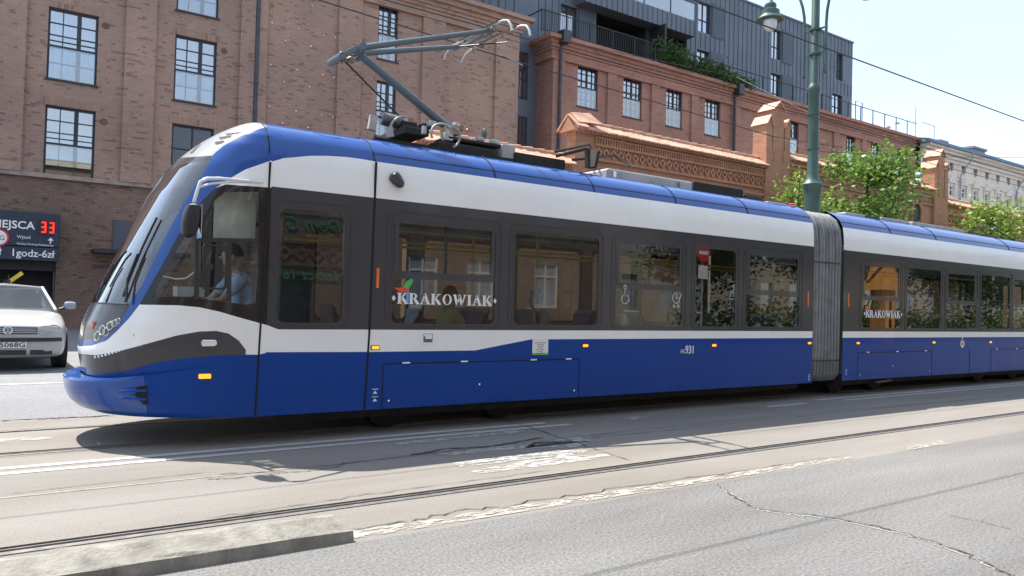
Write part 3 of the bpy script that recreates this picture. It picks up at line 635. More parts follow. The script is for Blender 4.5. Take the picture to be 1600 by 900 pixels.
# ---- orange brick boundary wall
DWL = 15.
wl = thing('brick_wall', 'orange brick boundary wall with tiled coping, diamond lattice frieze and pointed piers', 'wall', (20, DWL, GZ))
cW = lambda x, y: (860+x/3.478, 170+y/3.478)
X0 = xz(899, 230, DWL)[0]; XP0 = xz(1196, 260, DWL)[0]; XP1 = xz(1229, 280, DWL)[0]; XP2 = xz(1455, 330, DWL)[0]; XP3 = xz(1476, 340, DWL)[0]; XE = XP3+45
zeave = 6.04; zfr1 = 5.86; zfr0 = 5.36
XF = xz(928, 230, DWL)[0]
q = MB()
def wseg(x0, x1, top):
    q.box(x0, x1, DWL, DWL+.36, 0, top)
fl0 = X0-4.6
wseg(X0, XP0, zeave); wseg(XP1, XP2, zeave+.33); wseg(XP3, XE, zeave-.1); wseg(fl0, X0-.02, zeave-1.0)
fz = MB()
def frieze(x0, x1, z0, z1, q, lat=True):
    Y0 = DWL-.06; zd0 = z1-.13
    q.box(x0, x1, Y0, DWL+.01, z1, z1+.04); q.box(x0, x1, Y0, DWL+.01, zd0-.07, zd0-.005)
    x = x0+.05
    while x < x1-.05: q.box(x-.024, x+.024, Y0+.005, DWL+.01, zd0, z1-.004); x += .092
    if not lat: return
    q.box(x0, x1, Y0, DWL+.01, z0-.08, z0-.005); q.box(x0, x1, Y0-.03, DWL+.01, z0-.30, z0-.22)
    a1 = zd0-.08; zm = (z0+a1)/2; h2 = (a1-z0)/2; p = (x1-x0)/round((x1-x0)/.262); x = x0+p/2
    while x < x1:
        o_ = [(x+p*.44, zm), (x, zm+h2), (x-p*.44, zm), (x, zm-h2)]; i_ = [(x+p*.23, zm), (x, zm+h2*.52), (x-p*.23, zm), (x, zm-h2*.52)]
        q.ring(o_, i_, Y0+.002, DWL+.01); x += p
        q.prism([(x-p/2, zm+h2*.5), (x-p/2+.02, zm+h2), (x-p/2-.02, zm+h2)], Y0+.02, DWL+.01) if x < x1 else None
frieze(XF, XP0-.02, zfr0, zfr1, fz); frieze(XP1+.02, XP2-.02, zfr0, zfr1+.1, fz, False); frieze(XP3+.02, XE, zfr0-.12, zfr1-.12, fz)
fz.build('frieze', M_B3, wl)
for a, b, z in ((XP1+.02, XP2-.02, zeave+.31),):
    q.box(a, b, DWL-.10, DWL+.01, z-.16, z-.06); q.box(a, b, DWL-.05, DWL+.01, z-.3, z-.16)
q.build('wall_body', M_B3, wl)
def coping(x0, x1, z, parent):
    rnd = random.Random(int(x0*10)); q = MB(); step = .19; n = int((x1-x0)/step)
    for row in range(2):
        ya = DWL-.22+row*.20; yb = ya+.23; za = z-.03+row*.13; zb = za+.15
        for i in range(n):
            xa = x0+i*(x1-x0)/n; j = rnd.uniform(-.006, .006)
            q.add([(xa, ya, za+j), (xa+step*.97, ya, za+.012+j), (xa+step*.97, yb, zb+.012+j), (xa, yb, zb+j), (xa, ya, za-.03+j), (xa+step*.97, ya, za-.02+j), (xa+step*.97, yb, zb-.02+j), (xa, yb, zb-.03+j)],
                  [(0, 1, 2, 3), (4, 7, 6, 5), (0, 4, 5, 1), (1, 5, 6, 2), (2, 6, 7, 3), (3, 7, 4, 0)])
    n = int((x1-x0)/.36)
    for i in range(n):
        xa = x0+i*(x1-x0)/n; q.tube([(xa, DWL+.18, z+.235), (xa+.38, DWL+.18, z+.25)], [.045, .06], 8)
    q.prism([(DWL-.22, z-.05), (DWL+.18, z+.22), (DWL+.58, z-.05)], x0+.01, x1-.01, 'x')
    x = x0+.03
    while x < x1: q.box(x-.025, x+.025, DWL-.13, DWL+.001, z-.10, z-.051); x += .1
    q.build('tiled_coping', M_TILE, parent)
coping(X0-.08, XP0-.02, zeave, wl); coping(XP1+.02, XP2, zeave+.36, wl); coping(XP3, XE, zeave-.06, wl); coping(fl0, X0-.1, zeave-.95, wl)
g = MB()
g.prism([(DWL-.12, zeave-.08), (DWL+.18, zeave+.30), (DWL+.48, zeave-.08)], X0-.12, X0-.001, 'x', 0)
for s in (-1, 1):
    g.bar((X0+.05, DWL+.18, zeave+.36), (X0+.05, DWL+.18+s*.44, zeave-.02), .36, .04, 1)
    g.add([(X0-.05, DWL+.18, zeave+.42), (X0+.60, DWL+.18, zeave+.50), (X0+.60+.22, DWL+.18+s*.3, zeave+.18), (X0-.05, DWL+.18+s*.34, zeave+.12)], [(0, 1, 2, 3)], 1)
g.add([(X0+.60, DWL+.18, zeave+.49), (X0+.81, DWL-.11, zeave+.17), (X0+.42, DWL-.11, zeave+.15)], [(0, 1, 2)], 0)
g.build('gable_end', [M_B3, M_TILE], wl)
def pier(x0, x1, top, parent):
    q = MB(); c = (x0+x1)/2; w = x1-x0; y0 = DWL-.12; y1 = DWL+.40
    q.box(x0, x1, y0, y1, 0, top-1.25, 0)
    q.box(c-w*.22, c+w*.22, y0+.01, y1-.02, top-1.25, top, 0)
    q.box(x0+.005, x0+w*.24, y0+.005, y1-.01, top-1.25, top-.5, 0); q.box(x1-w*.24, x1-.005, y0+.005, y1-.01, top-1.25, top-.5, 0)
    for a, b, z in ((c-w*.26, c+w*.26, top), (x0-.03, x0+w*.28, top-.5), (x1-w*.28, x1+.03, top-.5)):
        q.prism([(a+.03, z), (b-.03, z), ((a+b)/2, z+.24)], y0+.0, y1+.02, 'y', 0); m_ = (a+b)/2
        q.prism([(a-.01, z), (m_, z+.30), (b+.01, z), (b-.03, z-.01), (m_, z+.25), (a+.03, z-.01)], y0-.05, y1+.06, 'y', 1)
    for k in (.30, .70): q.box(x0+w*k-.025, x0+w*k+.025, y0-.03, y0+.2, top-1.6, top-1.25, 0)
    q.build('pier', [M_B3, M_TILE], parent)
XP0 = onY(1197, 260, DWL-.12).x; pier(XP0, XP1, 7.82, wl); pier(XP2, XP3, 7.75, wl)
# arched niche in the middle stretch
p = onY(1431, 335, DWL-.03); nz_ = MB(); pts = [(p.x-.3, p.z-.35), (p.x+.3, p.z-.35)]+[(p.x+.3*math.cos(a), p.z+.1+.3*math.sin(a)) for a in np.linspace(0, math.pi, 9)]
nz_.prism(pts, DWL-.03, DWL+.02); nz_.build('arched_niche', M_DARK, wl)
pts2 = [(p.x+(x_-p.x)*1.4, p.z+(z_-p.z)*1.35) for x_, z_ in pts]; MB().ring(pts2, pts, DWL-.09, DWL+.01).build('niche_arch', M_B3, wl)
# ================================================================ trees and plants
def leafmat(name, lo, hi, tr=.35):
    m, n, b = nodemat(name); t = noise(n, 1.3, 3, .6); t2 = noise(n, 14, 2)
    c = mix(n, t2, ramp(n, t, [(.3, lo), (.7, hi)]), tuple(x*1.35 for x in hi)); n.links.new(c, b.inputs['Base Color'])
    b.inputs['Roughness'].default_value = .5
    o = [q for q in n.nodes if q.type == 'OUTPUT_MATERIAL'][0]; tl = n.nodes.new('ShaderNodeBsdfTranslucent'); n.links.new(mix(n, .5, c, (.18, .30, .03)), tl.inputs[0])
    x = n.nodes.new('ShaderNodeMixShader'); x.inputs[0].default_value = tr; n.links.new(b.outputs[0], x.inputs[1]); n.links.new(tl.outputs[0], x.inputs[2]); n.links.new(x.outputs[0], o.inputs[0]); return m
M_LEAF = leafmat('leaf_fresh_green', (.07, .14, .025), (.15, .25, .05)); M_LEAFY = leafmat('leaf_yellow_green', (.13, .20, .03), (.24, .33, .06)); M_LEAFD = leafmat('leaf_dark_green', (.018, .045, .014), (.045, .085, .02))
M_BARK = plain('bark', (.12, .09, .07), .9, scale=6, bmp=.01)
def leaves(name, pts, size, mat, parent, seed, flat=.5):
    rng = np.random.default_rng(seed); n = len(pts); P = np.array(pts)
    d = rng.normal(size=(n, 3)); d[:, 2] = d[:, 2]*flat-.15; d /= np.linalg.norm(d, axis=1)[:, None]
    e = rng.normal(size=(n, 3)); e -= (e*d).sum(1)[:, None]*d; e /= np.linalg.norm(e, axis=1)[:, None]
    s = size*rng.uniform(.6, 1.3, n)[:, None]; nn = np.cross(d, e)
    a = P; b = P+d*s*.5+e*s*.30+nn*s*.06; c = P+d*s; f = P+d*s*.5-e*s*.30+nn*s*.06
    V = np.stack([a, b, c, f], 1).reshape(-1, 3)-np.array(ORG.get(parent, Vector((0, 0, 0))))
    me = bpy.data.meshes.new(name); me.vertices.add(4*n); me.vertices.foreach_set('co', V.ravel()); me.loops.add(4*n); me.loops.foreach_set('vertex_index', np.arange(4*n, dtype=np.int32))
    me.polygons.add(n); me.polygons.foreach_set('loop_start', np.arange(0, 4*n, 4, dtype=np.int32)); me.update(calc_edges=True); me.materials.append(mat)
    o = bpy.data.objects.new(name, me); COL.objects.link(o)
    if parent: o.parent = parent
    ORG[o] = ORG.get(parent, Vector((0, 0, 0))); return o
def tree(label, loc, h, rad, nl, size, mat, seed, group=None, th=None, spread=1., zsq=.8, trunk=.12, cat='tree', name='tree', clear=.35, stray=.12):
    rnd = random.Random(seed); t = thing(name, label, cat, loc, group); b = Vector(loc); q = MB(); th = th or h*clear
    crown_c = b+Vector((0, 0, th+(h-th)*.52)); tips = []
    pts = [b+Vector((rnd.gauss(0, .03)*i, rnd.gauss(0, .03)*i, (th+(h-th)*.75)*i/6)) for i in range(7)]
    q.tube(pts, [trunk*(1-.13*i) for i in range(7)], 9)
    nb = 16
    for i in range(nb):
        k = rnd.uniform(.42, .98); j = k*6; p0 = pts[int(j)].lerp(pts[min(6, int(j)+1)], j-int(j))
        a = i*2.4+rnd.uniform(-.4, .4); L_ = rad*rnd.uniform(.65, 1.1)*(1-.5*max(0, k-.6)/.4); d = Vector((math.cos(a)*spread, math.sin(a)*spread, rnd.uniform(.1, .8))).normalized()
        br = [p0]; dd = d.copy()
        for s in range(4):
            dd = (dd+Vector((rnd.gauss(0, .18), rnd.gauss(0, .18), rnd.gauss(0.05, .14)))).normalized(); br.append(br[-1]+dd*L_/4)
            if s: tips.append((br[-1].copy(), L_))
            for w in range(3):
                e = (dd+Vector((rnd.gauss(0, .7), rnd.gauss(0, .7), rnd.gauss(.1, .5)))).normalized(); tw = br[-1]+e*L_*rnd.uniform(.2, .45); tips.append((tw, L_)); q.tube([br[-1], tw], [.012, .004], 4, cap=False)
        q.tube(br, [trunk*.4, trunk*.3, trunk*.2, trunk*.12, trunk*.05], 6)
    q.build('trunk', M_BARK, t, smooth=True)
    P = []; nc = len(tips); dens = [rnd.uniform(.2, 1.8) for _ in tips]; sm = sum(dens)
    for (tp, L_), dn in zip(tips, dens):
        r = rad*.16*rnd.uniform(.6, 1.4); c = int(nl*dn/sm)
        for _ in range(c):
            v = Vector((rnd.gauss(0, 1), rnd.gauss(0, 1), rnd.gauss(0, zsq)))*r; P.append(tuple(tp+v))
    leaves('crown', P, size, mat, t, seed); return t
TY = 12.9
def at(px, D): return onY(px, 300, D).x
tree('leafy young street tree in front of the brick pier just right of the lamp post', (at(1352, TY), TY, GZ+.1), 6.9, 1.65, 9000, .15, M_LEAF, 5, clear=.40)
tree('thin pale green street tree showing to the left of the green lamp post', (at(1247, TY+.6), TY+.6, GZ+.1), 5.4, 1.25, 2600, .14, M_LEAFY, 11, clear=.45)
tree('sparse yellow green street tree at the right edge above the rear tram car', (at(1552, TY), TY, GZ+.1), 5.6, 1.7, 2600, .17, M_LEAFY, 23, clear=.4)
p = onY(1592, 262, 60); tree('distant dark green treetop beyond the old townhouse roof', (p.x, 60, GZ), p.z+.6-GZ+2.5, 5.5, 6000, .55, M_LEAFD, 31, trunk=.4, clear=.3)
# planting along the terrace
hx0 = xz(1020, 100, 30.8)[0]; hx1 = xz(1172, 110, 30.8)[0]
t = thing('terrace_hedge', 'trailing green hedge growing along the terrace railing above the cornice', 'hedge', ((hx0+hx1)/2, 30.7, ZT2))
rnd = random.Random(4); P = []; q = MB()
for i in range(90):
    u = rnd.random(); x = hx0+(hx1-hx0)*u; hh = (1.35-.8*u)*rnd.uniform(.5, 1.25); c = Vector((x, 30.75+rnd.gauss(0, .22), ZT2+hh*rnd.uniform(.1, 1.)))
    for _ in range(70): P.append(tuple(c+Vector((rnd.gauss(0, .3), rnd.gauss(0, .16), rnd.gauss(0, .17)))))
leaves('foliage', P, .16, M_LEAFD, t, 4)
MB().box(hx0, hx1, 30.72, 31.1, ZT2+.001, ZT2+.35).build('planter', M_DARK, t)
# ================================================================ street lamp
LX, LY = onY(1269.5, 290, 11.3).x, 11.3
lamp = thing('street_lamp', 'tall green double arm lamp post with hat shaped lanterns behind the tram', 'street lamp', (LX, LY, GZ-.1))
zc1 = onY(1269, 290, LY).z; zc2 = onY(1270, 138, LY).z; zc3 = onY(1270, 82, LY).z; zc4 = onY(1270, 44, LY).z
pr = [(.24, GZ-.1), (.24, .9), (.20, 1.0), (.20, zc1-.35), (.21, zc1-.1), (.25, zc1-.02), (.25, zc1+.03), (.20, zc1+.08), (.165, zc1+.16), (.135, zc1+.3), (.13, zc2-.12), (.16, zc2-.05), (.16, zc2+.02), (.125, zc2+.08), (.10, zc2+.16), (.095, 11.2), (.07, 11.25), (.03, 11.6)]
MB().lathe((LX, LY, 0), [(r, z) for r, z in pr], 24).build('post', M_GREEN, lamp, smooth=True)
for z in (zc3-.06, zc4-.05, onY(1270, 180, LY).z, onY(1270, 234, LY).z):
    MB().lathe((LX, LY, z), [(.105, 0), (.15, .005), (.15, .05), (.105, .055)], 16).build('collar', M_GREEN, lamp, smooth=True)
zl = (onY(1200, 42, 12.6).z+onY(1347, 2, 10.).z)/2
for s in (1, -1):
    a = MB(); yy = LY+s*.30; pts = [(LX, yy, zc3-.5), (LX, yy, zc4+.1)]
    for k in range(1, 13):
        an = math.pi*k/12; pts.append((LX, LY+s*(.30+.52*(1-math.cos(an))), zc4+.1+(.75*math.sin(an/2)+.9*math.sin(an)*.6)*1.2))
    pts.append((LX, LY+s*1.34, zl+1.1)); a.tube(pts, .035, 8)
    for z in (zc3-.03, zc4-.02): a.bar((LX, LY, z), (LX, yy, z), .03, .04)
    a.lathe((LX, yy, zc3-.58), [(.01, 0), (.045, .04), (.045, .1)], 10)
    a.build('arm', M_GREEN, lamp, smooth=True)
    ln = MB(); z0 = zl+.28
    ln.lathe((LX, LY+s*1.34, z0), [(.34, .0), (.345, .02), (.24, .13), (.235, .25), (.18, .28), (.14, .30), (.155, .36), (.15, .42), (.07, .50), (.03, .55), (.03, .85)], 28)
    h = ln.build('lantern', M_GREEN, lamp, smooth=True)
    bl = MB().lathe((LX, LY+s*1.34, z0-.30), [(.02, 0), (.10, .03), (.15, .10), (.175, .20), (.18, .29), (.17, .302)], 20)
    bl.build('bulb_glass', plain('lantern_glass', (.72, .74, .74), .12, var=.05), h, smooth=True)
# ================================================================ overhead wires
M_WIRE = plain('overhead_wire', (.035, .035, .04), .6)
def wire(label, pts, r=.008, sag=0., cat='cable', name='overhead_wire'):
    P = []
    for a, b in zip(pts, pts[1:]):
        a = Vector(a); b = Vector(b); n = 14
        for i in range(n): p = a.lerp(b, i/n); P.append(p-Vector((0, 0, sag*4*(i/n)*(1-i/n))))
    P.append(Vector(pts[-1])); return prop(MB().tube(P, r, 6).build(name, M_WIRE), label, cat)
wire('contact wire over the near track, crossing the sky at upper right', [(-30, 6.3, 5.22), (onY(1333, 91, 6.1).x, 6.1, onY(1333, 91, 6.1).z), (90, 6.1, onY(1333, 91, 6.1).z)], .009)
wire('contact wire touching the raised pantograph head', [(-30, 9.12, 5.42), (120, 9.12, 5.42)], .008)
p0 = onY(498, 0, 12.); p1 = onY(800, 94, 12.); p2 = onY(1207, 213, 13.5); p3 = onY(1429, 249, 14.5); pA = p0+(p0-p1)*1.5
f = wire('sagging feeder cable with a turnbuckle passing in front of the brown brick building', [pA, p0, p1, p2, p3, p3+Vector((20, 1, .4))], .011)
tb = MB().tube([p1+Vector((-.25, 0, .05)), p1+Vector((.25, 0, -.05))],   .016, 8); o = tb.build('turnbuckle', plain('zinc_fitting', (.35, .36, .38), .4, .7), f)
pz = onY(1270, 180, LY).z; pz2 = onY(1270, 236, LY).z
wire('upper span wire running right from the lamp post collar', [(LX, LY, pz), tuple(onY(1600, 268, 16.))], .009, .1)
wire('lower span wire running right from the lamp post collar', [(LX, LY, pz2), tuple(onY(1600, 246, 12.))], .008, .05)
wire('upper span wire running left from the lamp post collar', [(LX, LY, pz), tuple(onY(1150, 120, 14.)), tuple(onY(860, 60, 16.5))], .008)
wire('lower span wire running left from the lamp post collar', [(LX, LY, pz2), tuple(onY(1206, 213, 14.5))], .008)
# ================================================================ the tram
YC = 9.12; YS = 7.92; XC = 2.5
def carpaint(name, col, rough=.28, coat=.6, dirt=.25, var=.04):
    m = plain(name, col, rough, 0, var, 1.2, coat, dirt=(tuple(c*.55+.03 for c in col), dirt)); n_ = m.node_tree; b_ = n_.nodes['Principled BSDF']
    bump(n_, b_, noise(n_, 1.6, 2, .4), .004, .6); return m
M_TBLUE = carpaint('tram_blue', (.001, .047, .265), .3, .15, .15); M_TBLUE.node_tree.nodes['Principled BSDF'].inputs['Specular IOR Level'].default_value = .15; M_TBLUEG = carpaint('tram_blue_gloss', (.001, .062, .30), .22, .38, .08); M_TWHITE = carpaint('tram_white', (.84, .84, .82), .35, .5, .12); M_TDARK = carpaint('tram_charcoal', (.054, .053, .058), .2, .22, .1); M_TDARK.node_tree.nodes['Principled BSDF'].inputs['Specular IOR Level'].default_value = .35
M_TSILV = carpaint('visor_silver', (.42, .43, .44), .3, .6, .1); M_BLK = plain('cab_black', (.013, .012, .013), .12, coat=.2, spec=.4); M_SEAM = plain('panel_gap', (.006, .006, .007), .8)
M_TGL = glass('tram_glass', .58, 1.55, 0, (.82, .9, .86), 1.6); M_WSG = glass('windshield_glass', .80, 1.6, 0, (.86, .95, .92), 2.8); M_CABG = glass('cab_side_glass', .82, 1.5, 0, (.9, .95, .93), .8)
M_ORANGE = plain('orange_lens', (1., .28, .02), .25, emit=.7, var=.03); M_ORF = plain('orange_reflector', (.75, .18, .03), .3, var=.05)
M_CHROME = plain('lamp_reflector', (.75, .77, .8), .08, .95, var=.03); M_GREYP = plain('panto_grey', (.115, .15, .17), .38, .25, var=.1); M_RUST = plain('rusty_fitting', (.30, .22, .15), .6, .5, scale=9)
M_RGREY = plain('roof_box_grey', (.42, .43, .45), .5, .1, scale=2, var=.12, dirt=((.15, .14, .13), .5)); M_UND = plain('underframe', (.02, .019, .018), .8, scale=4)
M_CEIL = plain('tram_ceiling', (.42, .43, .44), .7); M_FLOOR = plain('tram_floor', (.06, .06, .065), .8); M_LIN = plain('tram_lining', (.25, .26, .27), .7); M_CABL = plain('cab_grey', (.30, .31, .31), .7); M_SEAT = plain('seat_moquette', (.06, .10, .22), .9, scale=20); M_SHELL = plain('seat_shell', (.20, .21, .23), .5); M_POLE = plain('handrail_yellow', (.72, .52, .05), .35)
tram = thing('tram', 'long low floor articulated tram in blue, white and charcoal standing across the street', 'tram', (2.5, YC, 0))
ZT = [.665, .75, .92, 1.19, 1.39, 1.8, 2.2, 2.6, 2.85, 3.0, 3.12, 3.22, 3.30, 3.37, 3.42, 3.45]
XF_ = [.985, .965, .935, .965, 1.045, 1.215, 1.39, 1.57, 1.71, 1.83, 1.94, 2.05, 2.16, 2.28, 2.40, 2.5]
ZB = [0, 2.65, 2.9, 3.07, 3.2, 3.30, 3.37, 3.42, 3.45]; BB = [1.2, 1.2, 1.19, 1.165, 1.10, 1.0, .86, .62, 0.001]
BZ = [.30, .34, .40, .48, .57, .64, .658, .6645]; BXF = [1.02, .93, .87, .835, .815, .815, .83, .97]
def lift(u): return .27*u**1.3
def cab_pt(zt, ph, xf):
    n = 2.5; b = float(np.interp(zt, ZB, BB)); a = XC-xf; c = max(0, math.cos(ph)); s = math.sin(ph)
    x = XC-a*c**(2/n); y = b*s**(2/n); u = max(0., min(1, (x-xf)/max(a, 1e-6))); return x, y, u
NU, NV = 92, 110
def cab_grid(inset=0.):
    phs = [math.pi/2*(i/NU)**1.0 for i in range(NU+1)]; zs = np.linspace(0, 1, NV+1)**.9*(3.45-.665)+.665; rows = []
    for zt in zs:
        xf = float(np.interp(zt, ZT, XF_)); r = []
        for ph in phs:
            x, y, u = cab_pt(zt, ph, xf); w = max(0, 1-(zt-.665)/1.0); z = zt+lift(u)*w*w*(3-2*w)
            r.append((x, YC-y, z))
        rows.append(r)
    return np.array(rows)
def bump_grid():
    phs = [math.pi/2*(i/NU) for i in range(NU+1)]; t = np.linspace(0, 1, 30); rows = []
    zi = np.interp(t, [0, .1, .25, .4, .6, .8, .9, 1], BZ); xi = np.interp(t, [0, .1, .25, .4, .6, .8, .9, 1], BXF); z1 = BZ[-1]
    for z0, xf in zip(zi, xi):
        r = []
        for ph in phs:
            x, y, u = cab_pt(1., ph, xf); k = (z0-.30)/(z1-.30); r.append((x, YC-y, (.32+(.665-.32)*k) + lift(u)*k**1.6-.035*u*(1-k)))
        rows.append(r)
    return np.array(rows)
def topx(V):      # project to photograph pixels, used only to transfer the traced paint lines
    d = V-np.array(CAM); m = np.array(CWT); c = d@m.T; return np.stack([800+FPX*c[:, 0]/c[:, 2], 450+FPX*c[:, 1]/c[:, 2]], 1)
def sdf(P, poly):
    Q = np.array(poly, float); n = len(Q); dmin = np.full(len(P), 1e9); ins = np.zeros(len(P), bool)
    for i in range(n):
        a, b = Q[i], Q[(i+1) % n]; ab = b-a; t = np.clip(((P-a)@ab)/max(ab@ab, 1e-9), 0, 1); d = np.linalg.norm(P-a-t[:, None]*ab, axis=1); dmin = np.minimum(dmin, d)
        c = ((a[1] > P[:, 1]) != (b[1] > P[:, 1])); xx = (b[0]-a[0])*(P[:, 1]-a[1])/np.where(b[1]-a[1] == 0, 1e-9, b[1]-a[1])+a[0]; ins ^= c & (P[:, 0] < xx)
    return np.where(ins, dmin, -dmin)
class Skin:
    def __init__(s, G):
        nv, nu, _ = G.shape; s.V = G.reshape(-1, 3); T = []
        for i in range(nv-1):
            for j in range(nu-1): a = i*nu+j; T += [(a, a+1, a+nu+1), (a, a+nu+1, a+nu)]
        s.T = np.array(T)
    def cut(s, poly, field=None):
        """take the triangles inside the outline out of the skin and return them"""
        f = field(s.V) if field else sdf(topx(s.V), poly); F = f[s.T]; inn = (F >= 0).all(1); out = (F < 0).all(1); mixd = ~(inn | out)
        I = [tuple(t) for t in s.T[inn]]; O = [tuple(t) for t in s.T[out]]; V = list(map(tuple, s.V)); cache = {}
        def mid(a, b):
            k = (min(a, b), max(a, b))
            if k not in cache:
                t = f[k[0]]/(f[k[0]]-f[k[1]]); p = np.array(V[k[0]])*(1-t)+np.array(V[k[1]])*t; cache[k] = len(V); V.append(tuple(p))
            return cache[k]
        for t in s.T[mixd]:
            pi, po = [], []
            for a, b in ((t[0], t[1]), (t[1], t[2]), (t[2], t[0])):
                (pi if f[a] >= 0 else po).append(a)
                if (f[a] >= 0) != (f[b] >= 0): m_ = mid(a, b); pi.append(m_); po.append(m_)
            for L_, D_ in ((pi, I), (po, O)):
                for k in range(1, len(L_)-1): D_.append((L_[0], L_[k], L_[k+1]))
        s.V = np.array(V); s.T = np.array(O) if O else np.zeros((0, 3), int); return np.array(I) if I else np.zeros((0, 3), int)
def addtris(q, V, T, mi=0, sides=(1, -1), off=0.):
    if len(T) == 0: return
    idx, inv = np.unique(T, return_inverse=True); inv = inv.reshape(T.shape); W_ = V[idx].copy()
    for sd in sides:
        w = W_.copy()
        if sd < 0: w[:, 1] = 2*YC-w[:, 1]
        q.add([tuple(p) for p in w], [tuple(int(x) for x in (t if sd > 0 else t[::-1])) for t in inv], mi)
def finish(q, name, mats, parent, smooth=True, weld=.0008):
    import bmesh
    o = q.build(name, mats, parent); me = o.data; bm = bmesh.new(); bm.from_mesh(me); bmesh.ops.remove_doubles(bm, verts=bm.verts, dist=weld); bmesh.ops.dissolve_degenerate(bm, edges=bm.edges, dist=.0004)
    bmesh.ops.recalc_face_normals(bm, faces=bm.faces); bm.to_mesh(me); bm.free()
    me.polygons.foreach_set('use_smooth', [True]*len(me.polygons)); me.set_sharp_from_angle(angle=R(40)); return o
G = cab_grid(); sk = Skin(G); GV = G.reshape(-1, 3); GP = topx(GV)
dPu = np.gradient(G, axis=1); dPv = np.gradient(G, axis=0); GN = np.cross(dPu, dPv).reshape(-1, 3); GN /= np.maximum(np.linalg.norm(GN, axis=1)[:, None], 1e-9)
if GN[(NV//3)*(NU+1)+NU-5][1] > 0: GN = -GN
def surf(px, py, off=0.):
    fr = ((GV-np.array(CAM))*GN).sum(1) < 0; d = np.hypot(GP[:, 0]-px, GP[:, 1]-py)+np.where(fr, 0, 1e6); i = int(d.argmin()); p = Vector(GV[i]); n = Vector(GN[i])
    r = ray(px, py); t = (p-CAM).dot(n)/r.dot(n) if abs(r.dot(n)) > .08 else None
    q = CAM+r*t if t else p
    if (q-p).length > .08: q = p
    return q+n*off, n
outer = [(127, 541), (143, 540), (167, 532), (183, 517), (202, 497), (218, 476), (238, 440), (250, 420), (277, 370), (307, 323), (322, 307), (338, 293), (357, 280), (383, 265), (423, 251)]
REG = [('strip', [(60, 263), (270, 259), (330, 250), (332, 243), (275, 247), (60, 251)]),
       ('glass', [(60, 473), (153, 473), (202, 476), (223, 443), (240, 407), (267, 353), (290, 313), (317, 272), (330, 250), (270, 259), (60, 263)]),
       ('visor', [(332, 243), (338, 237), (350, 227), (377, 212), (400, 203), (418, 198), (440, 196), (440, 100), (60, 100), (60, 255), (275, 252), (331, 247)]),
       ('mask', [(60, 464), (150, 464), (203, 470), (204, 475), (193, 497), (178, 517), (157, 528), (130, 532), (60, 534)]),
       ('quarter', [(237, 464), (258, 425), (281, 383), (300, 352), (303, 352), (303, 464)]),
       ('cabwin', [(311, 346), (321, 328), (338, 310), (352, 300), (404, 300), (403, 474), (385, 476), (311, 466)]),
       ('zone', [(218, 476)]+outer[6:12]+[(353, 288), (420, 293), (460, 295), (460, 520), (406, 505), (370, 495), (343, 487), (311, 480), (277, 477)]),
       ('arch', [(60, 543)]+outer+[(460, 246), (520, 246), (520, 100), (60, 100)]),
       ('swoosh', [(60, 553), (130, 553), (149, 555), (189, 548), (237, 535), (277, 524), (311, 518), (338, 517), (357, 521), (373, 532), (383, 545), (388, 554), (338, 555.5), (290, 559.5), (250, 565), (223, 572), (191, 580), (157, 585), (60, 585)]),
       ('low', [(60, 582), (157, 582), (191, 577), (223, 569), (250, 562), (290, 557), (338, 554.6), (388, 554), (405, 554.3), (470, 552), (470, 720), (60, 720)])]
def seamline(pts, w):
    out = []
    for a, b in zip(pts, pts[1:]):
        a = Vector(a); b = Vector(b); d = (b-a).normalized(); n = Vector((-d.y, d.x))*w/2; out.append([tuple(a+n), tuple(b+n), tuple(b-n), tuple(a-n)])
    return out
got = {}; slots = []
for (a, b, c, d) in (((334, 222), (350, 219), (352, 223), (337, 227)), ((340, 214.5), (362, 211), (364, 214.5), (344, 219)), ((351, 208.5), (380, 205.5), (380, 208), (354, 212)), ((296, 240), (313, 222), (315, 225), (300, 241))): slots.append(sk.cut([a, b, c, d]))
sm = [sk.cut(p_) for p_ in seamline([(223, 571), (232, 656)], 1.7)]
for k, p_ in REG: got[k] = sk.cut(p_)
body = MB(); V = sk.V
addtris(body, V, sk.T, 1)
for k, mi in (('arch', 0), ('low', 6), ('zone', 5), ('swoosh', 2), ('visor', 3), ('strip', 2)): addtris(body, V, got[k], mi)
for t_ in slots+sm: addtris(body, V, t_, 4)
finish(body, 'cab_shell', [M_TBLUEG, M_TWHITE, M_TDARK, M_TSILV, M_SEAM, M_BLK, M_TBLUE], tram)
q = MB(); addtris(q, V, got['mask'], 0); finish(q, 'headlight_panel', M_TDARK, tram)
q = MB(); addtris(q, V, got['glass'], 0); finish(q, 'windshield', M_WSG, tram)
for k, nm in (('quarter', 'quarter_window'), ('cabwin', 'cab_window')):
    for sd in (1, -1): q = MB(); addtris(q, V, got[k], 0, sides=(sd,)); finish(q, nm, M_CABG, tram)
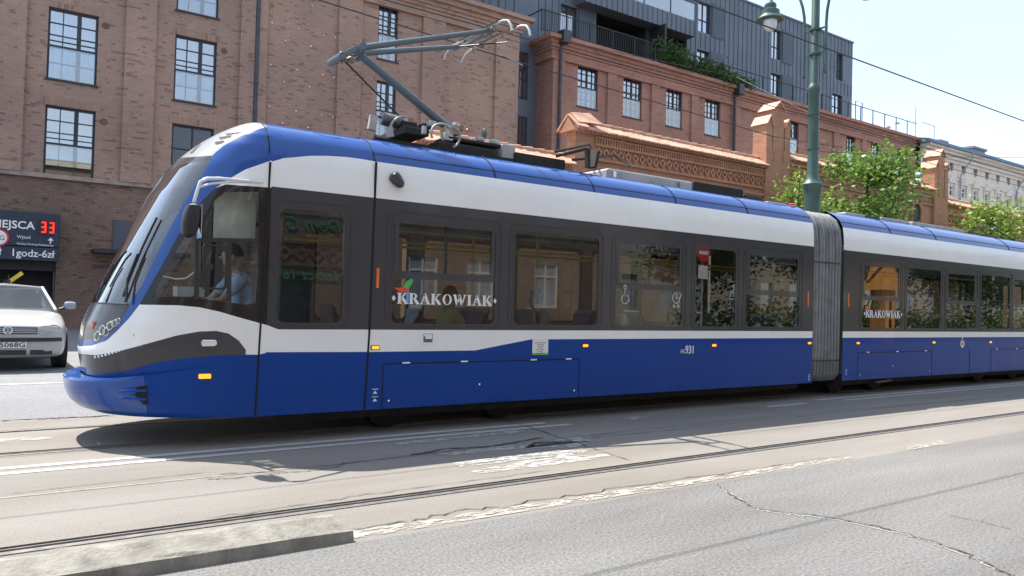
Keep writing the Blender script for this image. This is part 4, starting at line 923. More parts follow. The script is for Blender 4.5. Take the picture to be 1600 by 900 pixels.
# lining: same skin pulled 35 mm inwards, without the glazed fields
GL_ = (GV-GN*.035).reshape(G.shape); GL_[..., 1] = np.minimum(GL_[..., 1], YC); sl_ = Skin(GL_)
for k, p_ in REG:
    if k in ('glass', 'quarter', 'cabwin'): sl_.cut(p_)
q = MB(); addtris(q, sl_.V, sl_.T, 0); finish(q, 'cab_lining', M_CABL, tram)
bk_ = Skin(bump_grid()); bs_ = [bk_.cut(p_) for p_ in seamline([(223, 568), (233, 662)], 1.7)]; vent = bk_.cut([(213, 604), (230, 602), (233, 633), (224, 632), (211, 618)])
bm_ = bk_.cut([(60, 500), (223, 560), (232, 680), (60, 700)])
q = MB(); addtris(q, bk_.V, bm_, 0); addtris(q, bk_.V, vent, 1); finish(q, 'bumper', [M_TBLUEG, M_SEAM], tram)
for sd in (1, -1): q = MB(); addtris(q, bk_.V, bk_.T, 0, (sd,)); [addtris(q, bk_.V, t_, 1, (sd,)) for t_ in bs_]; finish(q, 'cab_skirt', [M_TBLUE, M_SEAM], tram)
q = MB()
for a, b in (((186, 612), (229, 610)), ((190, 622), (229, 624))):
    p1 = onY(*a, 8.12); p2 = onY(*b, 7.96); q.bar(p1, p2, .02, .02)
q.build('bumper_fin', M_TBLUE, tram, bevel=.004)
# ---- body modules
def side_rows(x, front):
    b_ = [xz(398, 555, YS)[0], 3.7, 5.05, 5.9, 99]; z1 = float(np.interp(x, b_, [.944, .93, .93, 1.062, 1.062])) if front else 1.062
    z2 = float(np.interp(x, [2.44, 2.62, 99], [1.245, 1.178, 1.178])) if front else 1.178
    z3 = 2.655; z4 = float(np.interp(x, [2.48, 2.62, 2.9, 3.2, 3.45, 3.67, 99], [2.905, 2.965, 3.03, 3.07, 3.08, 3.07, 3.07])) if front else 3.07
    z0 = float(np.interp(x, [2.4, 4, 12], [.288, .284, .283])); return z0, z1, z2, 1.228, 2.465, z3, z4
def ysec(z): return float(np.interp(z, ZB, BB))
WTOP, WBOT = 2.465, 1.228
def body_module(x0, x1, wins, front, mods_dome=None):
    q = MB(); xs = sorted({x0, x1, *[w[0] for w in wins], *[w[1] for w in wins], *[x0+(x1-x0)*i/46 for i in range(47)], *([2.62, 3.67, 5.05, 5.9, 3.6] if front else [])})
    xs = [x for x in xs if x0 <= x <= x1]; mi_ = [0, 1, 2, 2, 2, 1]
    for sgn_ in (-1, 1):
        for xa, xb in zip(xs, xs[1:]):
            if xb-xa < 1e-4: continue
            ra, rb = side_rows(xa, front), side_rows(xb, front); cx = (xa+xb)/2
            for k in range(6):
                if k == 3 and any(w[0]-1e-6 < cx < w[1]+1e-6 for w in wins): continue
                sub = 1 if k != 5 else 3
                for s_ in range(sub):
                    za0 = ra[k]+(ra[k+1]-ra[k])*s_/sub; za1 = ra[k]+(ra[k+1]-ra[k])*(s_+1)/sub; zb0 = rb[k]+(rb[k+1]-rb[k])*s_/sub; zb1 = rb[k]+(rb[k+1]-rb[k])*(s_+1)/sub
                    q.add([(xa, YC+sgn_*ysec(za0), za0), (xb, YC+sgn_*ysec(zb0), zb0), (xb, YC+sgn_*ysec(zb1), zb1), (xa, YC+sgn_*ysec(za1), za1)], [(0, 1, 2, 3)], mi_[k])
            def roofprof(x):
                z4 = side_rows(x, front)[6]; dome = front and x < 3.6
                pts = [(ysec(z), z) for z in np.linspace(z4, 3.36, 9)]+([(.80, 3.385), (.62, 3.42), (.4, 3.44), (0, 3.45)] if dome else [(.82, 3.39), (.775, 3.385), (.75, 3.30), (0, 3.30)]); return pts
            dm = front and cx < 3.6
            def rp_(x):
                z4 = side_rows(x, front)[6]
                return [(ysec(z), z) for z in np.linspace(z4, 3.36, 9)]+([(.80, 3.385), (.62, 3.42), (.4, 3.44), (0, 3.45)] if dm else [(.82, 3.39), (.775, 3.385), (.75, 3.30), (0, 3.30)])
            pa, pb = rp_(xa), rp_(xb)
            for i in range(len(pa)-1):
                q.add([(xa, YC+sgn_*pa[i][0], pa[i][1]), (xb, YC+sgn_*pb[i][0], pb[i][1]), (xb, YC+sgn_*pb[i+1][0], pb[i+1][1]), (xa, YC+sgn_*pa[i+1][0], pa[i+1][1])], [(0, 1, 2, 3)], 4 if (dm or i < 9) else 3)
    if front: q.add([(3.6, YC-.75, 3.30), (3.6, YC+.75, 3.30), (3.6, YC+.8, 3.385), (3.6, YC+.4, 3.44), (3.6, YC, 3.45), (3.6, YC-.4, 3.44), (3.6, YC-.8, 3.385)], [tuple(range(7))], 4)
    return finish(q, 'body_shell', [M_TBLUE, M_TWHITE, M_TDARK, M_UND, M_TBLUEG], tram, weld=.0005)
X = lambda p, y=420: onY(p, y, YS).x
WIN = [(X(431), X(539), 's'), (X(611), X(776), 'd'), (X(802), X(937), 's'), (X(961), X(1068), 'd'), (X(1086), X(1151), 's'), (X(1166), X(1251), 'd')]
WIN2 = [(X(1347), X(1408), 'd'), (X(1417), X(1471), 's'), (X(1479), X(1526), 'd'), (X(1533), X(1579), 's'), (X(1583), X(1583)+1.55, 'd'), (X(1583)+1.75, X(1583)+3., 's')]
XM1 = X(1270, 500); XM2 = X(1317, 500); XM3 = WIN2[-1][1]+.55; XM4 = XM3+.9
body_module(XC, XM1, WIN, True); body_module(XM2, XM3, WIN2, False)
WIN3 = [(XM4+.8+i*1.6, XM4+.8+i*1.6+1.35, 'ds'[i % 2]) for i in range(5)]; body_module(XM4, XM4+9.2, WIN3, False)
# inner lining, floor, ceiling
def lining(x0, x1, wins, cab=False):
    for sg in (-1, 1):
        q = MB(); Y_ = YC+sg*1.15; xs = [x0]+[v for w in wins for v in w[:2]]+[x1]
        for i in range(0, len(xs), 2): q.box(xs[i]+.02, xs[i+1]-.02, Y_-.01, Y_+.01, .40, 2.60)
        for w in wins: q.box(w[0]-.02, w[1]+.02, Y_-.01, Y_+.01, .4, WBOT-.02); q.box(w[0]-.02, w[1]+.02, Y_-.01, Y_+.01, WTOP+.03, 2.6)
        q.build('inner_lining', M_LIN, tram)
    MB().box(x0, x1, YC-1.15, YC+1.15, .34, .38).build('floor', M_FLOOR, tram)
    MB().prism([(YC-1.15, 2.55), (YC-.9, 2.68), (YC+.9, 2.68), (YC+1.15, 2.55), (YC+1.15, 2.75), (YC-1.15, 2.75)], x0, x1, 'x').build('ceiling', M_CEIL, tram)
lining(2.62, XM1, WIN); lining(XM2, XM3, WIN2); lining(XM4, XM4+9.2, WIN3)
# ---- windows
def tram_window(w, side=-1):
    x0, x1, ty = w; F = MB(); Y = lambda t: YC+side*(1.2+t); a, b = sorted((Y(.004), Y(-.03)))
    F.ring(rrect(x0-.004, x1+.004, WBOT-.004, WTOP+.004, .004), rrect(x0+.022, x1-.022, WBOT+.022, WTOP-.022, .085), a, b)
    zs = 1.80
    if ty == 'd':
        F.box(x0+.02, x1-.02, *sorted((Y(.0), Y(-.04))), zs-.035, zs+.035)
        F.ring(rrect(x0+.03, x1-.03, zs+.03, WTOP-.02, .03), rrect(x0+.09, x1-.085, zs+.05, WTOP-.06, .02), *sorted((Y(.001), Y(-.035))))
        xm = (x0+x1)/2; F.box(xm-.015, xm+.015, *sorted((Y(-.01), Y(-.04))), zs+.03, WTOP-.04)
        F.box(x0+.09, x1-.09, *sorted((Y(-.0), Y(-.03))), 2.30, 2.312)
    fr = F.build('window', M_TDARK, tram)
    MB().add([(x0+.01, Y(-.004), WBOT+.01), (x1-.01, Y(-.004), WBOT+.01), (x1-.01, Y(-.004), WTOP-.01), (x0+.01, Y(-.004), WTOP-.01)], [(0, 1, 2, 3)]).build('pane', M_TGL, fr)
for w in WIN+WIN2+WIN3: tram_window(w)
for w in WIN+WIN2: tram_window((w[0], w[1], 's'), 1)
# raised frames that read round each window field
for w in WIN+WIN2:
    q = MB(); q.ring(rrect(w[0]-.065, w[1]+.065, WBOT-.035, WTOP+.075, .12), rrect(w[0]-.050, w[1]+.050, WBOT-.022, WTOP+.060, .11), YS-.006, YS+.003); q.build('window_surround', M_TDARK, tram)
# ---- panel gaps, hatches, markers on the near side
def gap(p, q_, w=.014, name='panel_seam', m=M_SEAM, yo=.0025):
    a = onY(*p, YS); b = onY(*q_, YS); MB().bar((a.x, YS-yo+.004, a.z), (b.x, YS-yo+.004, b.z), w, .008, upv=(0, 1, 0)).build(name, m, tram)
gap((422.5, 253), (398.5, 650), .02); gap((588, 253), (577, 520), .026); gap((577, 520), (569, 643), .024)
for px_, yt in ((422, 205), (588, 208), (777, 245), (932, 270), (1060, 290), (1172, 308), (1395, 350), (1466, 362), (1580, 380)):
    pts = []; x = onY(px_, yt+40, YS).x
    for z in np.linspace(3.0 if px_ == 422 else 3.072, 3.39, 9): pts.append((x, YC-ysec(z)-.002 if z < 3.37 else YC-.84, z))
    MB().tube(pts, .008, 5).build('roof_seam', M_SEAM, tram)
rim = MB()
for xa, xb in ((3.68, XM1), (XM2, XM3)): rim.tube([(xa, YC-ysec(3.17)-.002, 3.17), (xb, YC-ysec(3.17)-.002, 3.17)], .005, 4)
rim.build('roof_joint', M_SEAM, tram)
def hatch(x0, x1, z0, z1, hinges, seed=0):
    g_ = MB(); g_.ring([(x0, z0), (x1, z0), (x1, z1), (x0, z1)], [(x0+.011, z0), (x1-.011, z0), (x1-.011, z1-.013), (x0+.011, z1-.013)], YS-.003, YS+.003)
    h = g_.build('skirt_hatch', M_SEAM, tram)
    for u in hinges: x = x0+(x1-x0)*u; MB().box(x-.05, x+.05, YS-.012, YS-.001, z1-.008, z1+.008).build('hinge', M_CHROME, h)
    for u in (.03, .45, .97): x = x0+(x1-x0)*u; MB().lathe((x, YS, z0+.09+.14*(u == .45)), [(.012, -.002), (.012, .006)], 10, 'y').build('screw', M_CHROME, h)
hatch(X(597, 600), X(905, 600), .286, .80, (.1, .37, .73, .93)); hatch(X(1340, 570), X(1456, 570), .286, .79, (.12, .5, .9)); hatch(X(1548, 570), X(1548, 570)+2.6, .286, .79, (.1, .5, .9))
hatch(X(1456,570)+.02+1.6, X(1456,570)+1.62, .286, .79, ())
def marker(px_, py_, w=.085, h=.034):
    p = onY(px_, py_, YS); m_ = MB().box(p.x-w/2-.01, p.x+w/2+.01, YS-.008, YS+.004, p.z-h/2-.008, p.z+h/2+.008).build('marker_light', M_DARK, tram)
    MB().box(p.x-w/2, p.x+w/2, YS-.02, YS-.006, p.z-h/2, p.z+h/2).build('lens', M_ORANGE, m_, bevel=.005)
for a, b in ((586, 543), (914, 540), (1115, 539.5), (1264, 536), (1340, 536), (1458.5, 535), (1547, 534.5)): marker(a, b)
def vref(px_, y0_, y1_):
    a = onY(px_, y0_, YS); b = onY(px_, y1_, YS); MB().box(a.x-.016, a.x+.016, YS-.008, YS+.001, b.z, a.z).build('side_reflector', M_ORF, tram)
vref(590.5, 419, 450); vref(1262.5, 456, 479); vref(1325.5, 458, 480)
p, n = surf(320, 588); p = Vector((onY(320, 588, YS).x, 0, onY(320, 588, YS).z)); MB().box(p.x-.055, p.x+.055, YS-.02, YS+.02, p.z-.022, p.z+.022).build('marker_light', M_ORANGE, tram, bevel=.006)
p = onY(326, 536, YS); MB().prism(rrect(p.x-.075, p.x+.075, p.z-.035, p.z+.035, .03), YS-.03, YS+.03).build('side_lamp', M_CHROME, tram, bevel=.01)
p = onY(667, 530, YS); x0, z0 = xz(657.5, 539, YS); x1, z1 = xz(677, 520, YS)
pn = MB().box(x0, x1, YS-.004, YS+.002, z0, z1).build('socket_panel', M_TWHITE, tram, bevel=.002); MB().ring([(x0+.03, z0+.03), (x1-.01, z0+.03), (x1-.01, z1-.01), (x0+.03, z1-.01)], [(x0+.035, z0+.035), (x1-.015, z0+.035), (x1-.015, z1-.015), (x0+.035, z1-.015)], YS-.006, YS-.003).box(x0+.04, x1-.02, YS-.008, YS-.003, z0+.035, z0+.07).box(x0+.035, x0+.05, YS-.01, YS-.003, z1-.07, z1-.04).build('flap', plain('socket_grey', (.12, .12, .12), .6), pn)
x0, z0 = xz(831.5, 554.5, YS); x1, z1 = xz(856.5, 529.5, YS); M_PAPER = plain('notice_white', (.78, .78, .76), .6, var=.03)
nt_ = MB().box(x0, x1, YS-.004, YS+.001, z0, z1).build('notice', M_PAPER, tram); MB().box(x0, x1, YS-.006, YS-.003, z0, z0+.025).build('green_strip', plain('notice_green', (.28, .55, .08), .6), nt_)
lt = MB(); rnd = random.Random(9)
for k in range(7):
    z = z1-.05-k*.022; c = (x0+x1)/2; wd = rnd.uniform(.04, .075) if k else .09
    lt.box(c-wd, c+wd, YS-.006, YS-.003, z-.004, z+.004)
lt.build('print', plain('print_grey', (.25, .25, .26), .7), nt_)
# fleet number and jacking marks
def ltxt(t, px_, py_, size, parent=tram, m=M_PAPER, name='fleet_number', sx=.8, b=.0): p = onY(px_, py_, YS); return text(t, size, name, m, parent, (p.x, YS-.003, p.z), (1, 0, 0), (0, 0, 1), .0015, bold=b, sx=sx)
ltxt('HG', 1063, 552, .085); ltxt('931', 1070.5, 552.5, .17, b=.003)
def jack(px_, py_, s=1.):
    p = onY(px_, py_, YS); q = MB()
    for k in (0, 1):
        z = p.z-k*.085*s; q.prism([(p.x-.028*s, z-.045*s), (p.x+.028*s, z-.045*s), (p.x, z-.01*s)], YS-.004, YS-.001); q.box(p.x-.035*s, p.x+.035*s, YS-.004, YS-.001, z+.003, z+.011)
    q.build('jacking_mark', M_PAPER, tram)
jack(586, 609); jack(1264, 586, .7); jack(1322, 578, .7)
p = onY(1503.5, 535, YS); q = MB().lathe((p.x, YS-.003, p.z-.03), [(.085, -.002), (.085, .002)], 20, 'y').prism([(p.x-.03, p.z+.02), (p.x+.03, p.z+.02), (p.x+.02, p.z+.11), (p.x-.02, p.z+.11)], YS-.005, YS-.001)
cr = q.build('crest', M_PAPER, tram); MB().prism([(p.x-.045, p.z-.005), (p.x+.045, p.z-.005), (p.x+.03, p.z-.06), (p.x-.03, p.z-.06)], YS-.008, YS-.005).box(p.x-.015, p.x+.015, YS-.008, YS-.005, p.z+.03, p.z+.09).build('shield', plain('crest_red', (.65, .12, .05), .6), cr)
# serif lettering on the glass
def serif(parent, x0, x1, zb, h, y, m, name):
    adv = {'K': .86, 'R': .80, 'A': .84, 'O': .86, 'W': 1.12, 'I': .42}; tot = sum(adv[c] for c in 'KRAKOWIAK')+.5; s = (x1-x0)/tot; x = x0+.25*s; q = MB(); sw = .20; tw = .09
    def st(a, b, w): q.bar((x+a[0]*s, y, zb+a[1]*h), (x+b[0]*s, y, zb+b[1]*h), w*s, .003, upv=(0, 1, 0))
    def sf(cx, z_, w=.30): q.box(x+(cx-w/2)*s, x+(cx+w/2)*s, y-.0016, y+.0016, zb+h*z_, zb+h*(z_+.055))
    def arc(cx, cz, rx, rz, a0, a1, wx):
        o_, i_ = [], []
        for t in np.linspace(R(a0), R(a1), 15): o_.append((x+(cx+rx*math.cos(t))*s, zb+(cz+rz*math.sin(t))*h)); i_.append((x+(cx+(rx-wx)*math.cos(t))*s, zb+(cz+(rz-.06)*math.sin(t))*h))
        q.prism(o_+i_[::-1], y-.0015, y+.0015)
    for c in 'KRAKOWIAK':
        if c in 'KR': st((.18, 0), (.18, 1), sw); sf(.18, 0, .34); sf(.18, .945, .34)
        if c == 'K': st((.28, .45), (.62, .98), tw); st((.36, .56), (.72, .02), sw*.95); sf(.70, 0, .28); sf(.63, .945, .26)
        if c == 'R': arc(.28, .74, .34, .26, -90, 90, .17); st((.42, .48), (.68, .02), sw*.95); sf(.68, 0, .26)
        if c == 'A': st((.14, .02), (.40, .98), tw); st((.36, 1), (.66, .02), sw); q.box(x+.22*s, x+.56*s, y-.0015, y+.0015, zb+h*.3, zb+h*.36); sf(.13, 0, .24); sf(.68, 0, .3)
        if c == 'O': arc(.42, .5, .36, .52, 0, 360, .17)
        if c == 'W': st((.14, .98), (.36, .02), sw); st((.36, .02), (.56, .98), tw); st((.50, .98), (.74, .02), sw); st((.74, .02), (.96, .98), tw); sf(.13, .945, .28); sf(.52, .945, .26); sf(.96, .945, .24)
        if c == 'I': st((.2, 0), (.2, 1), sw); sf(.2, 0, .34); sf(.2, .945, .34)
        x += adv[c]*s
    for xx in (x0+.02*s, x1-.02*s): q.prism([(xx-.14*s, zb+h*.5), (xx, zb+h*.76), (xx+.14*s, zb+h*.5), (xx, zb+h*.24)], y-.0015, y+.0015)
    return q.build(name, m, parent)
def wordmark(a, b, y0, y1):
    xa, z0 = xz(a, y0[0], YS); xb, z1 = xz(b, y0[1], YS); zb_ = (z0+z1)/2; h = ((xz(a, y1[0], YS)[1]-z0)+(xz(b, y1[1], YS)[1]-z1))/2
    d = serif(tram, xa, xb, zb_, h, YS-.008, M_PAPER, 'wordmark'); L_ = (xb-xa)
    red = MB().prism([(xa-.00*L_, zb_+h*1.45), (xa+.04*L_, zb_+h*1.12), (xa+.11*L_, zb_+h*1.08), (xa+.145*L_, zb_+h*1.28), (xa+.10*L_, zb_+h*1.62), (xa+.055*L_, zb_+h*1.45)], YS-.012, YS-.008).build('cap_motif', plain('decal_red', (.70, .07, .03), .5), d)
    MB().prism([(xa+.09*L_, zb_+h*1.6), (xa+.115*L_, zb_+h*2.1), (xa+.16*L_, zb_+h*2.35), (xa+.175*L_, zb_+h*2.1), (xa+.145*L_, zb_+h*1.55), (xa+.125*L_, zb_+h*1.38)], YS-.013, YS-.009).build('feather_motif', plain('decal_green', (.06, .42, .08), .5), d)
    MB().box(xa+.115*L_, xa+.14*L_, YS-.011, YS-.0085, zb_+h*.15, zb_+h*1.1).build('ribbon_motif', plain('decal_blue', (.12, .35, .62), .5), d)
wordmark(614, 773, (475, 477.5), (458, 461.5)); wordmark(1350, 1408, (496, 497), (484, 486))
# priority symbols on glass
def sym(px_, py_, kind):
    p = onY(px_, py_, YS); x, z = p.x, p.z; q = MB(); y = YS-.006
    def tb(pts, r=.006): q.tube([(x+a, y, z+b) for a, b in pts], r, 5)
    circ = lambda cx, cz, r, a0=0, a1=360: [(cx+r*math.cos(R(t)), cz+r*math.sin(R(t))) for t in np.linspace(a0, a1, 19)]
    if kind == 'pram': tb(circ(0, .0, .075, 90, 360)+[(0, 0), (0, .075)]); tb(circ(-.04, -.12, .02)); tb(circ(.045, -.12, .02)); tb([(.075, 0), (.11, .06)])
    else: tb(circ(0, .14, .025)); tb([(0, .11), (-.01, .03), (.06, .02), (.08, -.06)]); tb(circ(0, -.03, .065, 120, 350))
    q.build('priority_symbol', plain('symbol_white', (.6, .62, .6), .6), tram)
sym(1056, 466, 'pram'); sym(976, 464, 'chair')
# roof camera pod
p = onY(621, 281, YS-.02); q = MB(); prof = [(.0, .0), (.05, .02), (.075, .06), (.07, .11), (.045, .16), (.015, .19)]
a = Vector((p.x-.05, YC-ysec(2.9)-.0, p.z+.06)); b = a+Vector((.10, -.07, -.14)); q.tube([a, a.lerp(b, .15), a.lerp(b, .5), a.lerp(b, .85), b], [.05, .072, .07, .05, .02], 14)
q.build('camera_pod', M_TDARK, tram, smooth=True)
# ---- front: lamps, LED strip, badge, wipers, mirror
def axial(p, n, prof, name, m, parent, k=16):
    u = n.orthogonal().normalized(); v = n.cross(u); q = MB(); vs = []
    for r, h in prof:
        for j in range(k): t = 2*math.pi*j/k; vs.append(p+n*h+(u*math.cos(t)+v*math.sin(t))*r)
    fs = [(i*k+j, i*k+(j+1) % k, (i+1)*k+(j+1) % k, (i+1)*k+j) for i in range(len(prof)-1) for j in range(k)]+[tuple((len(prof)-1)*k+j for j in range(k))]
    return q.add(vs, fs).build(name, m, parent, smooth=True)
M_LENS = glass('lamp_lens', .95, 1.5, .0, (1, 1, 1), 1.5)
for (a, b, r) in ((152, 525, .046), (160, 516, .046), (166, 518.5, .04), (172, 509, .042), (179, 505, .036), (184, 502, .030)):
    p, n = surf(a, b); hl = axial(p, n, [(r*1.12, -.02), (r*1.12, .004), (r, .008), (r*.9, -.0), (r*.5, -.012), (r*.2, -.016)], 'headlight', M_CHROME, tram)
    axial(p, n, [(r, .006), (r*.8, .018), (r*.4, .026), (.004, .028)], 'lens', M_LENS, hl)
for i in range(8):
    a = 149+38*i/7; b = 558-10.5*(i/7)**1.2; p, n = surf(a, b); axial(p, n, [(.014, -.004), (.013, .006), (.006, .01)], 'running_light', plain('led_white', (.85, .88, .95), .3, var=.02), tram, 10)
p, n = surf(146, 508, .003); u = Vector((0, 0, 1)); s_ = n.cross(u).normalized(); q = MB(); sh = [(-.02, .04), (.02, .04), (.02, -.01), (0, -.04), (-.02, -.01)]
q.add([p+s_*a+u*b for a, b in sh]+[p+n*.006+s_*a+u*b for a, b in sh], [(4, 3, 2, 1, 0), (5, 6, 7, 8, 9)]+[(i, (i+1) % 5, 5+(i+1) % 5, 5+i) for i in range(5)])
q.build('front_badge', plain('badge_red', (.62, .10, .06), .5), tram)
def on_surf(pts, off): return [surf(*p, off)[0] for p in pts]
def wiper(pts, base, label=None):
    w_ = MB().tube(on_surf(pts, .03), .012, 6).build('wiper', M_BLACKR, tram)
    MB().tube(on_surf(base, .055), [.016, .012, .010][:len(base)] if len(base) <= 3 else .012, 6).build('wiper_arm', M_DARK, w_)
wiper([(196, 465), (205, 440), (215, 415), (228, 385), (240, 360), (249, 342)], [(203, 474), (206, 440), (222, 400)])
wiper([(168, 447), (180, 425), (192, 405), (202, 394)], [(160, 470), (172, 440), (186, 416)])
MB().tube(on_surf([(154, 473.5), (165, 474), (180, 474.5), (200, 475.5)], .004), .007, 5).build('windshield_seal', M_BLACKR, tram)
# mirror
M_WPL = plain('mirror_arm_white', (.70, .70, .70), .35, var=.04)
ym = 7.62; mr = MB(); 
def pm(x, y, D=ym): return onY(x, y, D)
q = MB().tube([pm(411, 285, YS-.03), pm(385, 283, YS-.08), pm(345, 279, 7.72), pm(323, 279, ym), pm(313, 284, ym), pm(308, 298, ym), pm(303, 316, ym)], .017, 8)
ma = q.build('mirror_arm', M_WPL, tram, smooth=True)
MB().tube([pm(395, 285, YS-.03), pm(357, 284.5, 7.75), pm(330, 287, ym), pm(312, 292, ym)], .011, 8).build('mirror_stay', M_WPL, ma, smooth=True)
c0 = pm(302, 318); c1 = pm(294, 372); q = MB(); vs = []; K = 14
for i, (t, w_, d_) in enumerate(((0, .02, .03), (.06, .075, .06), (.3, .10, .075), (.6, .105, .075), (.9, .08, .06), (1, .02, .02))):
    c = c0.lerp(c1, t)
    for j in range(K): a = 2*math.pi*j/K; vs.append((c.x+w_*.75*math.copysign(abs(math.cos(a))**.7, math.cos(a)), c.y+d_*math.copysign(abs(math.sin(a))**.7, math.sin(a))*1.3, c.z))
q.add(vs, [(i*K+j, i*K+(j+1) % K, (i+1)*K+(j+1) % K, (i+1)*K+j) for i in range(5) for j in range(K)]+[tuple(range(K)), tuple(5*K+j for j in reversed(range(K)))])
mh = q.build('mirror', M_BLACKR, tram, smooth=True)
c = c0.lerp(c1, .5); MB().box(c.x+.075, c.x+.083, c.y-.08, c.y+.08, c.z-.16, c.z+.16).build('mirror_glass', M_CHROME, mh)
# cab side window furniture: frames, sliding pane, sun blind
q = MB()
def bpx(p, r_, D, w): a = onY(*p, D); b = onY(*r_, D); q.bar(a, b, w, .02, upv=(0, 1, 0))
for a, b in (((307.5, 352), (307.5, 468)), ((311, 374.5), (404, 376)), ((358, 376), (358, 470))): bpx(a, b, YS-.004, .04)
q.build('cab_window_bar', M_DARK, tram)
x0, z0 = xz(314, 452, YS); x1, z1 = xz(356.5, 383, YS); q = MB().ring(rrect(x0, x1, z0, z1, .04), rrect(x0+.022, x1-.022, z0+.022, z1-.022, .03), YS-.012, YS+.012).box(x0+.0, x0+.10, YS-.016, YS+.01, (z0+z1)/2-.03, (z0+z1)/2+.03); q.build('sliding_window', M_DARK, tram)
x0, z0 = xz(333, 373, 8.1); x1, z1 = xz(401, 302, 8.1); MB().box(x0, x1, 8.10, 8.115, z0, z1).build('sun_blind', plain('blind_beige', (.52, .52, .47), .8, scale=5), tram)
MB().tube([onY(237, 430, 8.5), onY(255, 432, 8.5), onY(275, 436, 8.5), onY(290, 435, 8.5), onY(304, 425, 8.5)], .008, 5).build('cable', M_PAPER, tram)
MB().box(1.5, 2.5, YC-1.0, YC+1.0, .4, 1.10).prism([(1.30, .9), (1.30, 1.13), (1.62, 1.20), (1.75, 1.12), (1.75, .9)], YC-.9, YC+.9, 'y').build('dashboard', M_UND, tram, bevel=.02)
x0, z0 = xz(275, 463, 8.25); MB().box(x0, x0+.26, 8.2, 8.4, z0, z0+.1).build('ticket_printer', M_RGREY, tram)
MB().box(2.95, 3.0, YC-1.12, YC+1.12, .4, 1.15).build('cab_partition', M_UND, tram)
# ---- bellows
def bellows(x0, x1):
    sec = [(0, .27), (.9, .27), (1.08, .31), (1.155, .42), (1.17, .8), (1.17, 2.0), (1.17, 2.75), (1.145, 3.0), (1.06, 3.19), (.90, 3.31), (.5, 3.35), (0, 3.36)]
    q = MB(); nf = 9; steps = []
    for i in range(nf):
        a = x0+(x1-x0)*i/nf; w_ = (x1-x0)/nf; steps += [(a, -.085), (a+w_*.10, -.065), (a+w_*.28, -.005), (a+w_*.5, .014), (a+w_*.72, -.005), (a+w_*.90, -.065)]
    steps.append((x1, -.045)); rnd = random.Random(2); ns = len(sec)
    for sd in (-1, 1):
        k = len(q.v); vs = []
        for i, (x, o) in enumerate(steps):
            for y, z in sec:
                L_ = math.hypot(y, max(0, z-2.4)*1.2)+1e-6; ry = y/1.13; rz = 1 if z > 2.9 else (-1 if z < .4 else 0)
                wv = .012*math.sin(x*40+z*3) if z > 2.7 else 0
                vs.append((x+wv+.006*math.sin(z*5+i), YC+sd*(y+o*ry), z+o*rz*.8))
        q.add(vs, [(i*ns+j, i*ns+j+1, (i+1)*ns+j+1, (i+1)*ns+j) for i in range(len(steps)-1) for j in range(ns-1)])
    o = finish(q, 'bellows', plain('bellows_fabric', (.24, .25, .25), .4, var=.2, scale=5, dirt=((.05, .05, .05), .5)), tram, weld=.0003)
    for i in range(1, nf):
        x = x0+(x1-x0)*i/nf; MB().tube([(x, YC-y+.028*(y/1.17), z) for y, z in sec[2:9]], .013, 5).build('fold_shade', M_BLACKR, o)  # black tubes stand in for the shade deep in the folds
    for z in (2.40, .66):
        w_ = MB(); w_.tube([(x0+.01, YC-1.182, z), (x1-.01, YC-1.182, z)], .010, 6); w_.build('bellows_strap', M_BLACKR, o)
    for x in (x0+.005, x1-.005):
        r = MB(); pts = [(x, YC-y-.004, z+.004) for y, z in sec[2:]]; r.tube(pts, .012, 6); r.build('bellows_frame', M_BLACKR, o)
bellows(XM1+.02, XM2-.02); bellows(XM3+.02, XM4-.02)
p = onY(1268, 324, YC-.75); MB().lathe((XM1-.06, YC-.78, 3.40), [(.07, 0), (.07, .025), (.04, .04)], 16).build('tail_lamp', plain('lamp_red', (.65, .03, .04), .3), tram, smooth=True)
# ---- bogies and underframe
MB().box(2.7, XM1-.1, YC-.98, YC+.98, .17, .335).box(XM2+.1, XM3-.1, YC-.98, YC+.98, .17, .335).box(XM4+.1, XM4+9, YC-.98, YC+.98, .17, .335).build('underframe', M_UND, tram)
fl_ = [(XC-1.50*math.cos(a)**.77, YC+s_*1.165*math.sin(a)**.77) for s_, rg in ((-1, np.linspace(0, math.pi/2-1e-6, 14)), (1, np.linspace(math.pi/2-1e-6, 0, 14))) for a in rg]
MB().prism(fl_+[(XC+.15, YC+1.12), (XC+.15, YC-1.12)] if False else fl_, .50, .54, 'z').box(XC-.02, XC+.2, YC-1.12, YC+1.12, .50, .54).build('cab_floor', M_UND, tram)
def bogie(xa, xb):
    f = MB().box(xa-.25, xb+.25, D3-.22, D3-.10, .26, .46).box(xa-.25, xb+.25, D4+.10, D4+.22, .26, .46).box((xa+xb)/2-.4, (xa+xb)/2+.4, D3-.1, D4+.1, .2, .4).build('bogie', M_UND, tram, bevel=.02)
    for x in (xa, xb):
        for d, s in ((D3, 1), (D4, -1)): MB().lathe((x, d, .305), [(.12, -.07), (.27, -.06), (.30, -.055), (.305, .03), (.33, .035), (.33, .06), (.12, .07)], 32, 'y').build('wheel', plain('wheel_steel', (.035, .03, .027), .6, .6), f, smooth=True)
        MB().tube([(x, D3-.2, .305), (x, D3-.1, .305)], .1, 14).build('axle_box', M_UND, f)
bogie(X(632, 640), X(812, 620)); bogie(X(1338, 600), X(1400, 600)); bogie(X(1560, 590), X(1560, 590)+1.8)
q = MB().bar((X(1378, 600), 8.05, .2), (X(1403, 600), 8.05, .22), .03, .03); q.build('step_bar', M_RUST, tram)
